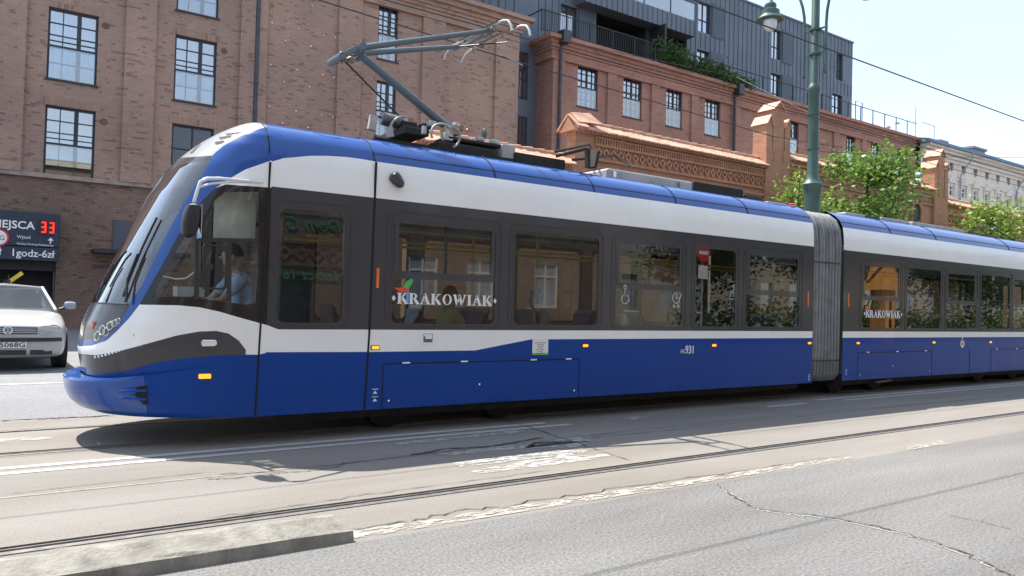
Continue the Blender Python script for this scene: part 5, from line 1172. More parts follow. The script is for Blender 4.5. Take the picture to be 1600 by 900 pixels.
# ---- roof equipment
def rbox(pl, tl, pr, d0, d1, m, name, z0=3.3, bev=.015, tz=None):
    a = onY(pl, tl, d0); x1_ = onY(pr, tl, d0).x; z = tz or a.z; return MB().box(a.x, x1_, d0, d1, z0, z).build(name, m, tram, bevel=bev)
rbox(786, 224, 806, 8.55, 9.7, M_RGREY, 'roof_box'); rbox(806, 237, 884, 8.5, 9.8, M_UND, 'roof_box')
e_ = rbox(950, 262, 1083, 8.55, 9.75, M_RGREY, 'roof_box', bev=.03)
for k in (960, 1020, 1060): p = onY(k, 275, 8.54); zz = onY(950, 262, 8.55).z-.09; MB().box(p.x-.03, p.x+.03, 8.53, 8.56, zz-.04, zz+.05).build('latch', M_CHROME, e_)
rbox(1085, 283, 1162, 8.55, 9.7, M_UND, 'roof_box'); rbox(1164, 303, 1192, 8.6, 9.5, M_DARK, 'roof_box'); rbox(1200, 314, 1230, 8.6, 9.2, M_RGREY, 'roof_box')
rbox(1322, 331, 1352, 8.6, 9.6, M_RGREY, 'roof_box'); rbox(1353, 336, 1376, 8.6, 9.6, M_DARK, 'roof_box'); rbox(1378, 339, 1420, 8.6, 9.6, M_RGREY, 'roof_box'); rbox(1427, 346, 1508, 8.5, 9.7, M_RGREY, 'roof_box')
q = MB(); a = onY(884, 238, 8.5); b = onY(1000, 268, 8.5)
q.tube([onY(868, 237, 8.5), onY(920, 226, 9.3), onY(925, 231, 9.7)], .02, 6); q.tube([onY(895, 250, 8.5), onY(960, 243, 9.3), onY(990, 262, 8.9)], .02, 6); q.bar(onY(918, 262, 8.45), onY(918, 232, 8.45), .07, .05); q.bar(onY(925, 262, 8.6), onY(930, 238, 8.6), .16, .05)
q.bar(onY(870, 244, 8.45), onY(915, 233, 8.45), .05, .04); q.build('roof_frame', M_UND, tram)
q = MB()
for a, b in (((1512, 362), (1545, 352)), ((1545, 352), (1578, 372)), ((1528, 357), (1560, 362)), ((1512, 362), (1578, 376))): q.tube([onY(*a, 8.7), onY(*b, 8.7)], .014, 6)
q.build('roof_rail', M_DARK, tram)
# ---- pantograph
pb = MB(); x0 = onY(583, 205, 8.6).x; x1 = onY(735, 222, 8.6).x; zf = 3.52
for y in (8.55, 9.7): pb.box(x0, x1+.9, y-.03, y+.03, 3.40, 3.48)
for x in (x0+.02, (x0+x1)/2, x1, x1+.8): pb.box(x-.03, x+.03, 8.53, 9.72, 3.41, 3.47)
for x in (x0+.1, x1+.75):
    for y in (8.58, 9.67): pb.box(x-.05, x+.05, y-.05, y+.05, 3.28, 3.41)
panto = pb.build('pantograph', M_UND, tram)
def ptube(name, pts, r, m=M_GREYP, n=12): return MB().tube(pts, r, n).build(name, m, panto, smooth=True)
knee = onY(560, 84, YC); foot = onY(700, 200, YC); elbow = onY(531, 88, YC)
ptube('lower_arm', [foot, foot.lerp(knee, .5), knee], [.062, .055, .048])
ptube('guide_rod', [onY(640, 198, YC+.1), onY(535, 92, YC+.1)], .012, M_DARK, 6)
hy0, hy1 = 8.3, 10.1; hd0 = onY(771, 47, 8.9); hd1 = onY(715, 73, 9.6)
ptube('upper_arm', [Vector((knee.x-.0, 9.0, onY(565, 74, 9.0).z)), hd0], [.042, .032]); ptube('upper_arm', [Vector((knee.x, 9.22, onY(566, 86, 9.22).z)), hd1], [.042, .032])
q = MB(); a1 = onY(530, 90, YC); a2 = onY(562, 74, 9.0); a3 = onY(562, 88, 9.25); a4 = onY(527, 95, 9.25)
q.bar(a1, a2, .05, .07); q.bar(a4, a3, .05, .07); q.tube([a1+Vector((0, -.12, 0)), a1+Vector((0, .3, 0))], .05, 10); q.tube([a2+Vector((0, -.1, 0)), a3+Vector((0, .1, 0))], .055, 10); q.build('knee_joint', M_GREYP, panto, bevel=.008)
q = MB().tube([onY(531, 98, 9.1), onY(545, 92, 9.1), onY(556, 92, 9.1)], .02, 8).lathe(tuple(onY(548, 94, 9.1)), [(.03, -.05), (.05, 0), (.03, .05)], 10, 'y'); q.build('knee_link', M_RUST, panto)
ptube('cross_rod', [hd1+Vector((0, .1, -.02)), hd0+Vector((0, -.1, -.02))], .02, M_GREYP, 8)
ptube('balance_rod', [onY(720, 72, 9.4), onY(793, 66, 8.7)], .01, M_DARK, 6)
zs_ = onY(771, 30, 8.56).z
for xh in (5.73, 6.03):
    pts = [(xh, 8.30, zs_-.20), (xh, 8.33, zs_-.11), (xh, 8.40, zs_-.035), (xh, 8.52, zs_), (xh, 8.8, zs_+.01), (xh, 9.44, zs_+.01), (xh, 9.82, zs_), (xh, 9.95, zs_-.03), (xh, 10.04, zs_-.09), (xh, 10.07, zs_-.14)]
    o = ptube('collector_strip', pts, .018, plain('horn_pale', (.5, .5, .48), .35, .5), 8)
    MB().box(xh-.028, xh+.028, 8.62, 9.62, zs_+.006, zs_+.03).build('carbon_strip', M_UND, o)
q = MB()
for y in (8.75, 9.5): MB().bar((5.70, y, zs_-.03), (6.06, y, zs_-.03), .03, .04).tube([(5.88, y, zs_-.04), (5.88, y, zs_-.13)], .018, 8).build('head_cradle', M_RUST, panto)

# base clutter
q = MB().tube([onY(595, 184, 8.9), onY(628, 192, 8.9)], .075, 14)
for k in range(11): a = onY(597+k*2.9, 185+k*.75, 8.9); b = onY(598+k*2.9, 185.3+k*.75, 8.9); q.tube([a, b], .086, 14)
q.build('drive_spring', plain('spring_grey', (.2, .21, .23), .4, .5), panto, smooth=True)
ptube('spring_rod', [onY(584, 180, 8.9), onY(600, 185, 8.9)], .012, M_DARK, 6)
q = MB().bar(onY(580, 204, 8.85), onY(584, 180, 8.85), .06, .10); q.build('spring_post', plain('post_pale', (.42, .40, .35), .7), panto, bevel=.01)
q = MB().bar(onY(603, 206, 8.5), onY(614, 206, 8.5), .02, .12, upv=(0, 0, 1)); q.build('junction_box', M_RGREY, panto)
def box_at(px_, py_, D, w, d, h, m, name='bracket'): p = onY(px_, py_, D); MB().box(p.x-w/2, p.x+w/2, D, D+d, p.z-h/2, p.z+h/2).build(name, m, panto, bevel=.008)
for a in ((640, 196, 8.8, .22, .3, .10, M_UND), (652, 205, 8.6, .34, .9, .09, M_UND), (643, 189, 8.9, .09, .12, .09, M_RUST), (668, 197, 8.8, .12, .2, .07, M_DARK), (677, 193, 8.7, .10, .1, .07, M_RGREY), (664, 203, 8.5, .05, .05, .1, M_RGREY), (636, 190, 9.0, .05, .2, .12, M_RUST),
          (712, 203, 8.8, .14, .3, .13, M_RUST), (715, 200, 9.0, .07, .1, .16, M_RGREY), (722, 199, 8.9, .06, .1, .08, M_RUST), (702, 213, 8.6, .12, .1, .10, M_RGREY), (775, 221, 8.7, .12, .2, .05, M_RGREY), (752, 217, 8.7, .1, .2, .05, M_RGREY), (746, 222, 8.6, .9, .4, .04, M_UND)): box_at(*a)
p = onY(757, 206, 8.8); MB().lathe((p.x, 8.8, p.z-.06), [(.02, -.03), (.035, 0), (.04, .04), (.03, .07), (.015, .1), (.008, .11)], 12).build('insulator', plain('insulator_green', (.08, .11, .09), .4), panto, smooth=True)
for c, ra, a0, a1 in (((690, 212), .15, 15, 200), ((705, 214), .13, -70, 120), ((633, 208), .20, 80, 170)):
    p = onY(*c, 8.5); pts = [(p.x+ra*math.cos(R(t)), 8.5-.02*math.sin(R(t*2)), p.z+ra*math.sin(R(t))) for t in np.linspace(a0, a1, 16)]; MB().tube(pts, .016, 7).build('cable_loop', plain('cable_grey', (.28, .29, .28), .5), panto, smooth=True)
for c in ((728, 205), (734, 207)):
    p = onY(*c, 8.9); pts = [(p.x+.06*math.cos(R(t)), 8.9, p.z+.06*math.sin(R(t))) for t in np.linspace(-20, 200, 10)]; MB().tube(pts, .006, 5).build('copper_lead', plain('copper', (.55, .2, .12), .5, .4), panto)
rbox(686, 232, 775, 8.58, 9.6, M_UND, 'roof_box', bev=.03, tz=onY(735, 222, 8.58).z-.04)
# ---- interior furniture
def seat(x, y, face=1, parent=tram):
    s = MB(); pr_ = [(-.20, .78), (.20, .80), (.22, .84), (-.17, .84), (-.24, 1.45), (-.29, 1.45)]
    s.prism([(x+face*a, b) for a, b in pr_], y-.21, y+.21, 'y'); s.box(x-.05, x+.05, y-.05, y+.05, .38, .79); o = s.build('seat', M_SHELL, parent, bevel=.02)
    MB().prism([(x+face*a, b) for a, b in ((-.15, .845), (.20, .845), (.20, .87), (-.13, .88), (-.20, 1.40), (-.225, 1.40))], y-.19, y+.19, 'y').build('cushion', M_SEAT, o)
for x in (4.2, 5.05, 6.3, 7.2, 9.9, 10.8, 11.5, 13.6, 14.5, 15.6, 16.5, 17.8, 18.8):
    for y in (8.25, 8.70, 9.95): seat(x, y, -1 if x in (5.05, 7.2, 10.8, 14.5) else 1)
for x, y in ((3.9, 8.85), (5.6, 8.9), (6.7, 8.9), (7.7, 8.5), (8.3, 8.9), (9.3, 8.45), (9.45, 8.9), (11.1, 8.9), (13.3, 8.9), (15., 8.9), (17., 8.9)):
    MB().tube([(x, y, .38), (x, y, 2.66)], .018, 8).build('grab_pole', M_POLE, tram, smooth=True)
for y in (8.75, 9.5): MB().tube([(3.2, y, 2.25), (11.8, y, 2.25)], .016, 8).build('grab_rail', M_POLE, tram)
# ================================================================ people
M_SKIN = plain('skin', (.50, .30, .22), .55, var=.06); M_HAIRD = plain('hair_dark', (.05, .035, .025), .7, scale=30); M_HAIRG = plain('hair_grey', (.30, .29, .27), .7, scale=30); M_EYE = plain('eye_dark', (.03, .02, .02), .2)
def skinmesh(name, J, E, mat, parent, sub=2):
    me = bpy.data.meshes.new(name); keys = list(J); me.from_pydata([J[k][0] for k in keys], [(keys.index(a), keys.index(b)) for a, b in E], [])
    o = bpy.data.objects.new(name, me); COL.objects.link(o); md = o.modifiers.new('s', 'SKIN'); md.use_smooth_shade = True
    if not me.skin_vertices: me.skin_vertices.new()
    for i, k in enumerate(keys):
        r = J[k][1]; me.skin_vertices[0].data[i].radius = r if isinstance(r, tuple) else (r, r)
    me.skin_vertices[0].data[0].use_root = True; sb = o.modifiers.new('u', 'SUBSURF'); sb.levels = sb.render_levels = sub
    bpy.context.view_layer.update(); m2 = bpy.data.meshes.new_from_object(o.evaluated_get(bpy.context.evaluated_depsgraph_get())); bpy.data.objects.remove(o)
    m2.name = name; m2.materials.clear(); m2.materials.append(mat); m2.polygons.foreach_set('use_smooth', [True]*len(m2.polygons))
    q = bpy.data.objects.new(name, m2); COL.objects.link(q)
    if parent: q.parent = parent
    return q
def person(label, loc, face, shirt, hair, trousers=(.03, .035, .05), reach=.30, lean=.05, group=None, scale=1., short=True):
    """seated figure; local +x is where the person faces; loc = seat top under the pelvis"""
    t = thing('person', label, 'person', loc, group); t.rotation_euler = (0, 0, face); t.scale = (scale,)*3
    L_ = lean; J = {'pelvis': ((0, 0, .10), (.15, .12)), 'waist': ((.01+L_*.3, 0, .26), (.135, .11)), 'chest': ((.02+L_, 0, .44), (.165, .125)), 'neck0': ((.01+L_*1.3, 0, .56), (.07, .07)),
         'neck': ((.02+L_*1.5, 0, .605), .055), 'jaw': ((.055+L_*1.6, 0, .655), (.062, .06)), 'face': ((.05+L_*1.6, 0, .715), (.078, .088)), 'skull': ((.03+L_*1.6, 0, .775), (.078, .088)), 'nose': ((.150+L_*1.6, 0, .70), .011), 'nose0': ((.11+L_*1.6, 0, .72), .022)}
    E = [('pelvis', 'waist'), ('waist', 'chest'), ('chest', 'neck0'), ('neck0', 'neck'), ('neck', 'jaw'), ('jaw', 'face'), ('face', 'skull'), ('face', 'nose0'), ('nose0', 'nose')]
    for s, n in ((1, 'l'), (-1, 'r')):
        sh = Vector((.01+L_*1.1, s*.17, .50)); el = Vector((.10+L_+reach*.35, s*.23, .26)); wr = Vector((.12+L_+reach, s*.15, .24)); 
        J[n+'sh'] = (tuple(sh), .062); J[n+'el'] = (tuple(el), .042); J[n+'wr'] = (tuple(wr), .027)
        d = (wr-el).normalized(); pl = wr+d*.06; J[n+'pl'] = (tuple(pl), (.034, .018)); E += [('chest', n+'sh'), (n+'sh', n+'el'), (n+'el', n+'wr'), (n+'wr', n+'pl')]
        for k in range(4):
            a = pl+Vector((.028, (k-1.5)*.017, .0)); b = a+d*(.036-.004*abs(k-1.2))+Vector((0, 0, -.008)); c = b+d*.018+Vector((0, 0, -.022)); nm = n+'f'+str(k)
            J[nm+'a'] = (tuple(a), .0085); J[nm+'b'] = (tuple(b), .008); J[nm+'c'] = (tuple(c), .006); E += [(n+'pl', nm+'a'), (nm+'a', nm+'b'), (nm+'b', nm+'c')]
        a = pl+Vector((-.01, -s*.035, .0)); b = a+d*.03+Vector((0, -s*.008, -.012)); J[n+'t1'] = (tuple(a), .0095); J[n+'t2'] = (tuple(b), .0075); E += [(n+'pl', n+'t1'), (n+'t1', n+'t2')]
        J[n+'hip'] = ((.04, s*.09, .09), .085); J[n+'kn'] = ((.42, s*.11, .08), .058); J[n+'cf'] = ((.43, s*.11, -.12), .052); J[n+'an'] = ((.42, s*.11, -.36), .036); J[n+'ft'] = ((.47, s*.11, -.41), (.038, .03)); J[n+'to'] = ((.58, s*.115, -.425), (.036, .02))
        E += [('pelvis', n+'hip'), (n+'hip', n+'kn'), (n+'kn', n+'cf'), (n+'cf', n+'an'), (n+'an', n+'ft'), (n+'ft', n+'to')]
    skinmesh('body', J, E, M_SKIN, t)
    top = ['pelvis', 'waist', 'chest', 'neck0']; g = lambda k, x=.014: (J[k][0], tuple(v+x for v in J[k][1]) if isinstance(J[k][1], tuple) else J[k][1]+x)
    JS = {k: g(k) for k in top}; JS['neck0'] = (tuple(Vector(JS['neck0'][0])+Vector((0, 0, .015))), (.08, .08)); ES = [('pelvis', 'waist'), ('waist', 'chest'), ('chest', 'neck0')]
    for n in 'lr':
        JS[n+'sh'] = g(n+'sh', .016); el = Vector(J[n+'sh'][0]).lerp(Vector(J[n+'el'][0]), .75 if short else 1.); JS[n+'sl'] = (tuple(el), .060 if short else .052); ES += [('chest', n+'sh'), (n+'sh', n+'sl')]
        if not short: JS[n+'cu'] = (J[n+'wr'][0], .038); ES.append((n+'sl', n+'cu'))
    skinmesh('shirt', JS, ES, plain('shirt_%d_%d_%d' % tuple(int(c*100) for c in shirt), shirt, .85, var=.08, scale=8), t)
    JT = {'pelvis': g('pelvis', .008)}; ET = []
    for n in 'lr':
        JT[n+'hip'] = g(n+'hip', .012); JT[n+'kn'] = g(n+'kn', .012); JT[n+'cf'] = g(n+'cf', .012); JT[n+'an'] = g(n+'an', .016); ET += [('pelvis', n+'hip'), (n+'hip', n+'kn'), (n+'kn', n+'cf'), (n+'cf', n+'an')]
    skinmesh('trousers', JT, ET, plain('trousers_%d' % int(trousers[2]*100), trousers, .9), t)
    hx = .02+L_*1.6; q = MB(); nn, mm = 14, 9; vs = []
    for i in range(mm):
        a = R(-12+102*i/(mm-1))
        for j in range(nn): b = 2*math.pi*j/nn; x = math.cos(a)*math.cos(b); cut = 1 if x < .45 or i > 4 else .86; vs.append((hx+.112*x*cut-.008, .098*math.cos(a)*math.sin(b)*cut, .755+.115*math.sin(a)))
    q.add(vs, [(i*nn+j, i*nn+(j+1) % nn, (i+1)*nn+(j+1) % nn, (i+1)*nn+j) for i in range(mm-1) for j in range(nn)])
    o = q.build('hair', hair, None, smooth=True); o.parent = t
    for s in (1, -1):
        o = MB().lathe((hx+.122, s*.032, .73), [(.003, -.006), (.010, 0), (.003, .006)], 8).build('eye', M_EYE, None, smooth=True); o.parent = t
        o = MB().lathe((hx+.01, s*.098, .715), [(.004, -.028), (.016, -.015), (.018, .01), (.006, .028)], 8).build('ear', M_SKIN, None, smooth=True); o.parent = t
    o = MB().box(hx+.118, hx+.124, -.022, .022, .667, .673).build('mouth', plain('lips', (.35, .13, .11), .6), None); o.parent = t
    return t
dp_ = onY(362, 430, 8.95)
person('tram driver in a pale blue short sleeved shirt behind the open cab window', (dp_.x+.16, 8.85, 1.17), R(180), (.40, .58, .82), M_HAIRD, reach=.36, lean=.10, scale=1.08)
MB().prism([(dp_.x+.14+a, b+.07) for a, b in ((-.26, 1.04), (.24, 1.04), (.30, 1.75), (.22, 1.75), (.18, 1.12), (-.26, 1.12))], 8.72, 9.18, 'y').build('driver_seat', M_UND, tram, bevel=.03)
person('passenger in a white shirt by the last window before the bellows', (11.38, 8.28, .86), R(180), (.72, .72, .70), M_HAIRG, reach=.2)
person('passenger in a white top sitting under the wheelchair symbol window', (7.95, 8.45, .84), R(180), (.70, .70, .68), M_HAIRG, reach=.2, lean=.08)
MB().prism([(7.95+a, b) for a, b in ((-.22, .78), (.20, .78), (.27, 1.4), (.22, 1.4), (.16, .83), (-.22, .83))], 8.25, 8.65, 'y').box(7.9, 8., 8.4, 8.5, .38, .79).build('seat', M_SHELL, tram, bevel=.02)
person('passenger in a yellow and blue top behind the white lettering on the first passenger window', (5.05, 8.70, .86), 0, (.55, .52, .22), M_HAIRD, reach=.25)
person('dark clothed passenger at the left side of the large second passenger window', (6.3, 8.25, .86), R(180), (.16, .16, .18), M_HAIRG, short=False, reach=.2)
person('passenger in a brown top near the left edge of the rear car window', (14.5, 8.25, .86), 0, (.22, .15, .10), M_HAIRG, short=False, reach=.2)
person('passenger in a grey top in the rear car behind the lettered window', (13.6, 8.7, .86), R(180), (.28, .28, .30), M_HAIRD, short=False, reach=.2)
# ================================================================ hatchback cars
M_CAR = carpaint('car_silver_white', (.42, .415, .40), .3, .5, .08); M_PLAST = plain('bumper_plastic', (.025, .027, .035), .6); M_TYRE = plain('tyre', (.02, .02, .02), .85, scale=15); M_RIM = plain('rim', (.35, .36, .37), .35, .7)
GCAR = glass('car_glass', .6, 1.6, 0, (.8, .93, 1.), 1.3); M_CINT = plain('car_interior', (.12, .13, .15), .8)
def hatchback(label, loc, rot, plate=None, group=None):
    t = thing('hatchback_car', label, 'car', (0, 0, 0), group)
    st = [(0, .50, .33, .66), (.015, .64, .26, .725), (.09, .78, .22, .765), (.25, .835, .20, .81), (.55, .858, .19, .875), (.95, .866, .19, .935), (1.15, .868, .19, .965), (1.6, .868, .19, .97), (2.4, .868, .19, .975), (3.2, .865, .19, .98), (3.8, .845, .2, .97), (4.05, .80, .24, .90), (4.13, .70, .3, .8), (4.15, .55, .36, .7)]
    q = MB(); n = 17
    def sect(s, w, z0, z1):
        h = [(0, z0), (w*.55, z0), (w*.90, z0+.01), (w*.975, z0+.09), (w*.99, .46 if z1 > .6 else z0+.1), (w, .60), (w*.985, max(.64, z1-.14)), (w*.94, z1-.035), (w*.70, z1), (w*.3, z1+.012)]
        return [(x, s, z) for x, z in h]+[(0, s, z1+.015)]+[(-x, s, z) for x, z in h[:0:-1]]
    vs = []; 
    for a in st: vs += sect(*a)
    m_ = len(sect(*st[0])); q.add(vs, [(i*m_+j, i*m_+(j+1) % m_, (i+1)*m_+(j+1) % m_, (i+1)*m_+j) for i in range(len(st)-1) for j in range(m_)]+[tuple(range(m_)), tuple((len(st)-1)*m_+j for j in reversed(range(m_)))])
    o = q.build('body', M_CAR, t, smooth=True, angle=60); sb = o.modifiers.new('sub', 'SUBSURF'); sb.levels = sb.render_levels = 2; body_ = o
    # greenhouse
    base = [(-.74, 1.18), (.74, 1.18), (.79, 2.4), (.76, 3.75), (-.76, 3.75), (-.79, 2.4)]; roof = [(-.56, 1.86), (.56, 1.86), (.60, 2.5), (.56, 3.45), (-.56, 3.45), (-.60, 2.5)]
    rz = [1.375, 1.375, 1.39, 1.36, 1.36, 1.39]; rv = [(x, y, z) for (x, y), z in zip(roof, rz)]; bv = [(x, y, .965) for x, y in base]
    q = MB(); q.add([(x*1.0, y, z) for x, y, z in rv]+[(0, 1.83, 1.405), (0, 2.5, 1.435), (0, 3.48, 1.395)]+[(x, y, z-.04) for x, y, z in rv], [(0, 6, 7, 5), (6, 1, 2, 7), (5, 7, 8, 4), (7, 2, 3, 8), (0, 9, 10, 1), (1, 10, 11, 2), (2, 11, 12, 3), (3, 12, 13, 4), (4, 13, 14, 5), (5, 14, 9, 0), (0, 1, 6), (4, 8, 3)])
    r_ = q.build('roof', M_CAR, t, smooth=True, angle=50, bevel=.02)
    MB().tube([(0.05, 2.0, 1.42), (0.05, 2.06, 1.58)], .006, 5).build('aerial', M_PLAST, r_)
    for i in range(6):
        w_ = .05 if i in (0, 1) else .06; MB().bar(bv[i], rv[i], w_, .055).build('pillar', M_CAR, t, bevel=.015)
    for nm, ids, m in (('windshield', (0, 1), GCAR), ('side_glass', (1, 2), GCAR), ('side_glass', (2, 3), GCAR), ('rear_window', (3, 4), GCAR), ('side_glass', (4, 5), GCAR), ('side_glass', (5, 0), GCAR)):
        a, b = ids; MB().add([bv[a], bv[b], rv[b], rv[a]], [(0, 1, 2, 3)]).build(nm, m, t)
    q = MB().box(-.70, .70, 1.25, 3.7, .80, .93)
    for x in (-.37, .37):
        q.prism([(2.15, .9), (2.25, 1.28), (2.35, 1.28), (2.3, .9)], x-.22, x+.22, 'x'); q.box(x-.12, x+.12, 2.27, 2.35, 1.28, 1.38)
    q.prism([(1.22, .93), (1.45, 1.0), (1.6, .93)], -.68, .68, 'x'); q.build('cabin', M_CINT, t, bevel=.01)
    q = MB(); pts = [(.37+.18*math.cos(a), 1.68, 1.03+.17*math.sin(a)) for a in np.linspace(0, 2*math.pi, 17)]; q.tube(pts, .015, 6); q.build('steering_wheel', M_PLAST, t)
    # face
    y0 = -.012
    def fy(x): x = abs(x); return float(np.interp(x, [0, .45, .60, .70, .78, .82], [.004, .01, .03, .065, .14, .24]))
    def patch(x0, x1, z0, z1, name, m, off=.012, th=.02, k=10, top=None, par=t):
        q = MB(); xs_ = np.linspace(x0, x1, k+1)
        for a, b in zip(xs_, xs_[1:]):
            ya, yb = fy(a)-off, fy(b)-off
            q.add([(a, ya, z0), (b, yb, z0), (b, yb, z1), (a, ya, z1), (a, ya+th+.03, z0), (b, yb+th+.03, z0), (b, yb+th+.03, z1), (a, ya+th+.03, z1)], [(0, 1, 2, 3), (4, 7, 6, 5), (0, 4, 5, 1), (3, 2, 6, 7)]+([(0, 3, 7, 4)] if a == x0 else [])+([(1, 5, 6, 2)] if b == x1 else []))
        return q.build(name, m, par)
    gr = patch(-.40, .40, .605, .715, 'grille', M_PLAST, .016)
    for z in (.632, .66, .688): patch(-.39, .39, z-.007, z+.007, 'grille_slat', M_CAR, .024, .004, par=gr)
    for s in (-1, 1):
        pts = []; out = []
        for k in range(24):
            a = 2*math.pi*k/24; cx = .565+.155*math.copysign(abs(math.cos(a))**.75, math.cos(a)); cz = .665+.072*math.copysign(abs(math.sin(a))**.8, math.sin(a))+(.012 if cx > .6 else -.004); pts.append((cx, cz))
        q = MB(); vs = [(s*x, fy(x)-.012+(z-.60)*.25, z) for x, z in pts]; c = (s*.565, fy(.565)+.045, .665)
        q.add(vs+[c], [(i, (i+1) % 24, 24) for i in range(24)]); h = q.build('headlight', M_CHROME, t, smooth=False)
        q = MB(); q.add([(s*x, fy(x)-.016+(z-.60)*.25, z) for x, z in pts]+[(s*.565, fy(.565)-.045+.016, .665)], [(i, (i+1) % 24, 24) for i in range(24)]); q.build('lens', M_LENS, h, smooth=True)
        q = MB(); vs = [(s*(.565+(x-.565)*1.06), fy(x)-.008+(z-.60)*.25, .665+(z-.665)*1.12) for x, z in pts]+[(s*x, fy(x)-.014+(z-.60)*.25, z) for x, z in pts]; q.add(vs, [(i, (i+1) % 24, 24+(i+1) % 24, 24+i) for i in range(24)]); q.build('surround', M_PLAST, h)
        m_ = MB().tube([(s*.80, 1.32, .98), (s*.90, 1.34, 1.02)], .03, 8); vs = []
        mo = m_.build('wing_mirror', M_PLAST, t); q = MB(); K = 12
        for i, (u, rr_) in enumerate(((0, .02), (.1, .07), (.5, .085), (.9, .07), (1, .015))):
            for j in range(K): a = 2*math.pi*j/K; vs.append((s*(.87+.20*u), 1.33+.05*math.cos(a)*rr_/.085, 1.06+rr_*.85*math.sin(a)))
        q.add(vs, [(i*K+j, i*K+(j+1) % K, (i+1)*K+(j+1) % K, (i+1)*K+j) for i in range(4) for j in range(K)]+[tuple(range(K)), tuple(4*K+j for j in reversed(range(K)))]); q.build('mirror_shell', plain('mirror_blue_grey', (.30, .33, .40), .3, coat=.5), mo, smooth=True)
        for yw in (.80, 3.3):
            MB().lathe((s*.80, yw, .335), [(.34, -.02), (.345, .0), (.345, .08)], 28, 'x').build('wheel_arch', M_UND, t)
            w_ = MB().lathe((s*.77, yw, .30), [(.19, -.09), (.27, -.098), (.298, -.07), (.30, 0), (.298, .07), (.27, .098), (.19, .10)], 32, 'x').build('wheel', M_TYRE, t, smooth=True)
            MB().lathe((s*.77, yw, .30), [(.19, s*.06), (.185, s*.098), (.12, s*.092), (.05, s*.105), (.02, s*.106)], 24, 'x').build('rim', M_RIM, w_, smooth=True)
    patch(-.76, .76, .485, .545, 'bumper_strip', M_PLAST, .024, k=22)
    patch(-.26, .26, .27, .35, 'air_intake', M_PLAST, .014); patch(.31, .62, .27, .35, 'air_intake', M_PLAST, .008); patch(-.62, -.31, .27, .35, 'air_intake', M_PLAST, .008)
    # round emblem: ring with a V above a W
    em = MB(); c = (0, -.028, .665); em.lathe(c, [(.062, -.004), (.062, .006), (.05, .008)], 28, 'y'); eo = em.build('emblem', plain('emblem_blue', (.10, .16, .30), .3, .3), t)
    q = MB(); pts = [(.058*math.cos(a), -.037, .665+.058*math.sin(a)) for a in np.linspace(0, 2*math.pi, 25)]; q.tube(pts, .006, 6)
    def stv(a, b): q.bar((a[0], -.038, .665+a[1]), (b[0], -.038, .665+b[1]), .009, .008, upv=(0, 1, 0))
    stv((-.026, .050), (0, .004)); stv((.026, .050), (0, .004)); stv((-.052, .022), (-.024, -.048)); stv((-.024, -.048), (0, .0)); stv((0, .0), (.024, -.048)); stv((.024, -.048), (.052, .022)); q.build('emblem_letters', M_CHROME, eo)
    pl = MB().box(-.26, .26, -.040, -.022, .385, .48).build('number_plate', plain('plate_white', (.72, .72, .68), .5, var=.02), t, bevel=.004)
    MB().box(-.258, -.218, -.043, -.039, .388, .477).build('plate_band', plain('plate_blue', (.02, .06, .35), .5), pl)
    if plate: text(plate, .105, 'plate_number', M_BLACKR, pl, (.245, -.0415, .402), (1, 0, 0), (0, 0, 1), .001, align='RIGHT', bold=.0015, sx=1.22)
    t.location = loc; t.rotation_euler = (0, 0, rot); return t
hatchback('pale silver hatchback waiting in front of the garage entrance', (.50, 14.6, GZ), 0, '5068G', 'silver hatchbacks')
M_LEAFO = leafmat('leaf_opposite', (.012, .03, .009), (.03, .06, .014), .15)
# ================================================================ the other side of the street (seen in the reflections)
M_OB = brickmat('sunlit_brick', (.15, .105, .085), (.12, .085, .07), (.16, .09, .07), (.17, .14, .12), .25, .08, .5)
M_BEI = plain('beige_plaster', (.36, .33, .27), .9, scale=1.5, var=.08)
b4 = thing('brick_building', 'red brick house with white windows opposite the tram, seen only in its windows', 'building', (0, -12, 0))
YB = -9.; YV = 15.84+9.; VX = lambda p, y=400: onY(p, y, YV).x; VZ = lambda p, y: onY(p, y, YV).z
def opp_hole(a, b, c, d): return (VX(a), VX(b), c, d)
q = MB(); hs = [(x, x+1.25, z, z+1.9) for z in (1.4, 5.0, 8.4) for x in (-22, -18, -14, -10, -6, -2, 2, 5.4, 12.9, 15.4, 18.6)]+[(8.1, 9.3, .1, 2.3)]
hs = [h for h in hs if not (h[0] < 9.3 and h[1] > 8.1 and h[2] < 2.3 and h[0] != 8.1)]
facade(-26, 22.2, 0, 12, YB, hs, -.25, 0, q); q.box(-26, 22.2, YB-10, YB-.3, 11.9, 12, 0); q.box(22.0, 22.2, YB-10, YB-.001, 0, 11.999, 0); q.box(-26, -25.8, YB-10, YB-.001, 0, 11.999, 0)
q.box(-26, 22.2, YB-.01, YB+.2, 11.6, 12.1, 1); q.box(-26, 22.2, YB-.01, YB+.08, 4.3, 4.45, 0); q.build('wall', [M_OB, M_BEI], b4)
for h in hs:
    f = MB().ring([(h[0], h[2]), (h[1], h[2]), (h[1], h[3]), (h[0], h[3])], [(h[0]+.09, h[2]+.09), (h[1]-.09, h[2]+.09), (h[1]-.09, h[3]-.09), (h[0]+.09, h[3]-.09)], YB-.2, YB-.1); xm = (h[0]+h[1])/2
    f.box(xm-.04, xm+.04, YB-.19, YB-.11, h[2], h[3]).box(h[0], h[1], YB-.19, YB-.115, h[3]-.65, h[3]-.58); fr = f.build('window', M_WF if h[2] > .5 else M_DARK, b4)
    MB().box(h[0]+.05, h[1]-.05, YB-.17, YB-.16, h[2]+.05, h[3]-.05).build('pane', M_GWM if h[2] > .5 else M_INT, fr)
q = MB(); zc = VZ(485, 397)
x = 7.2
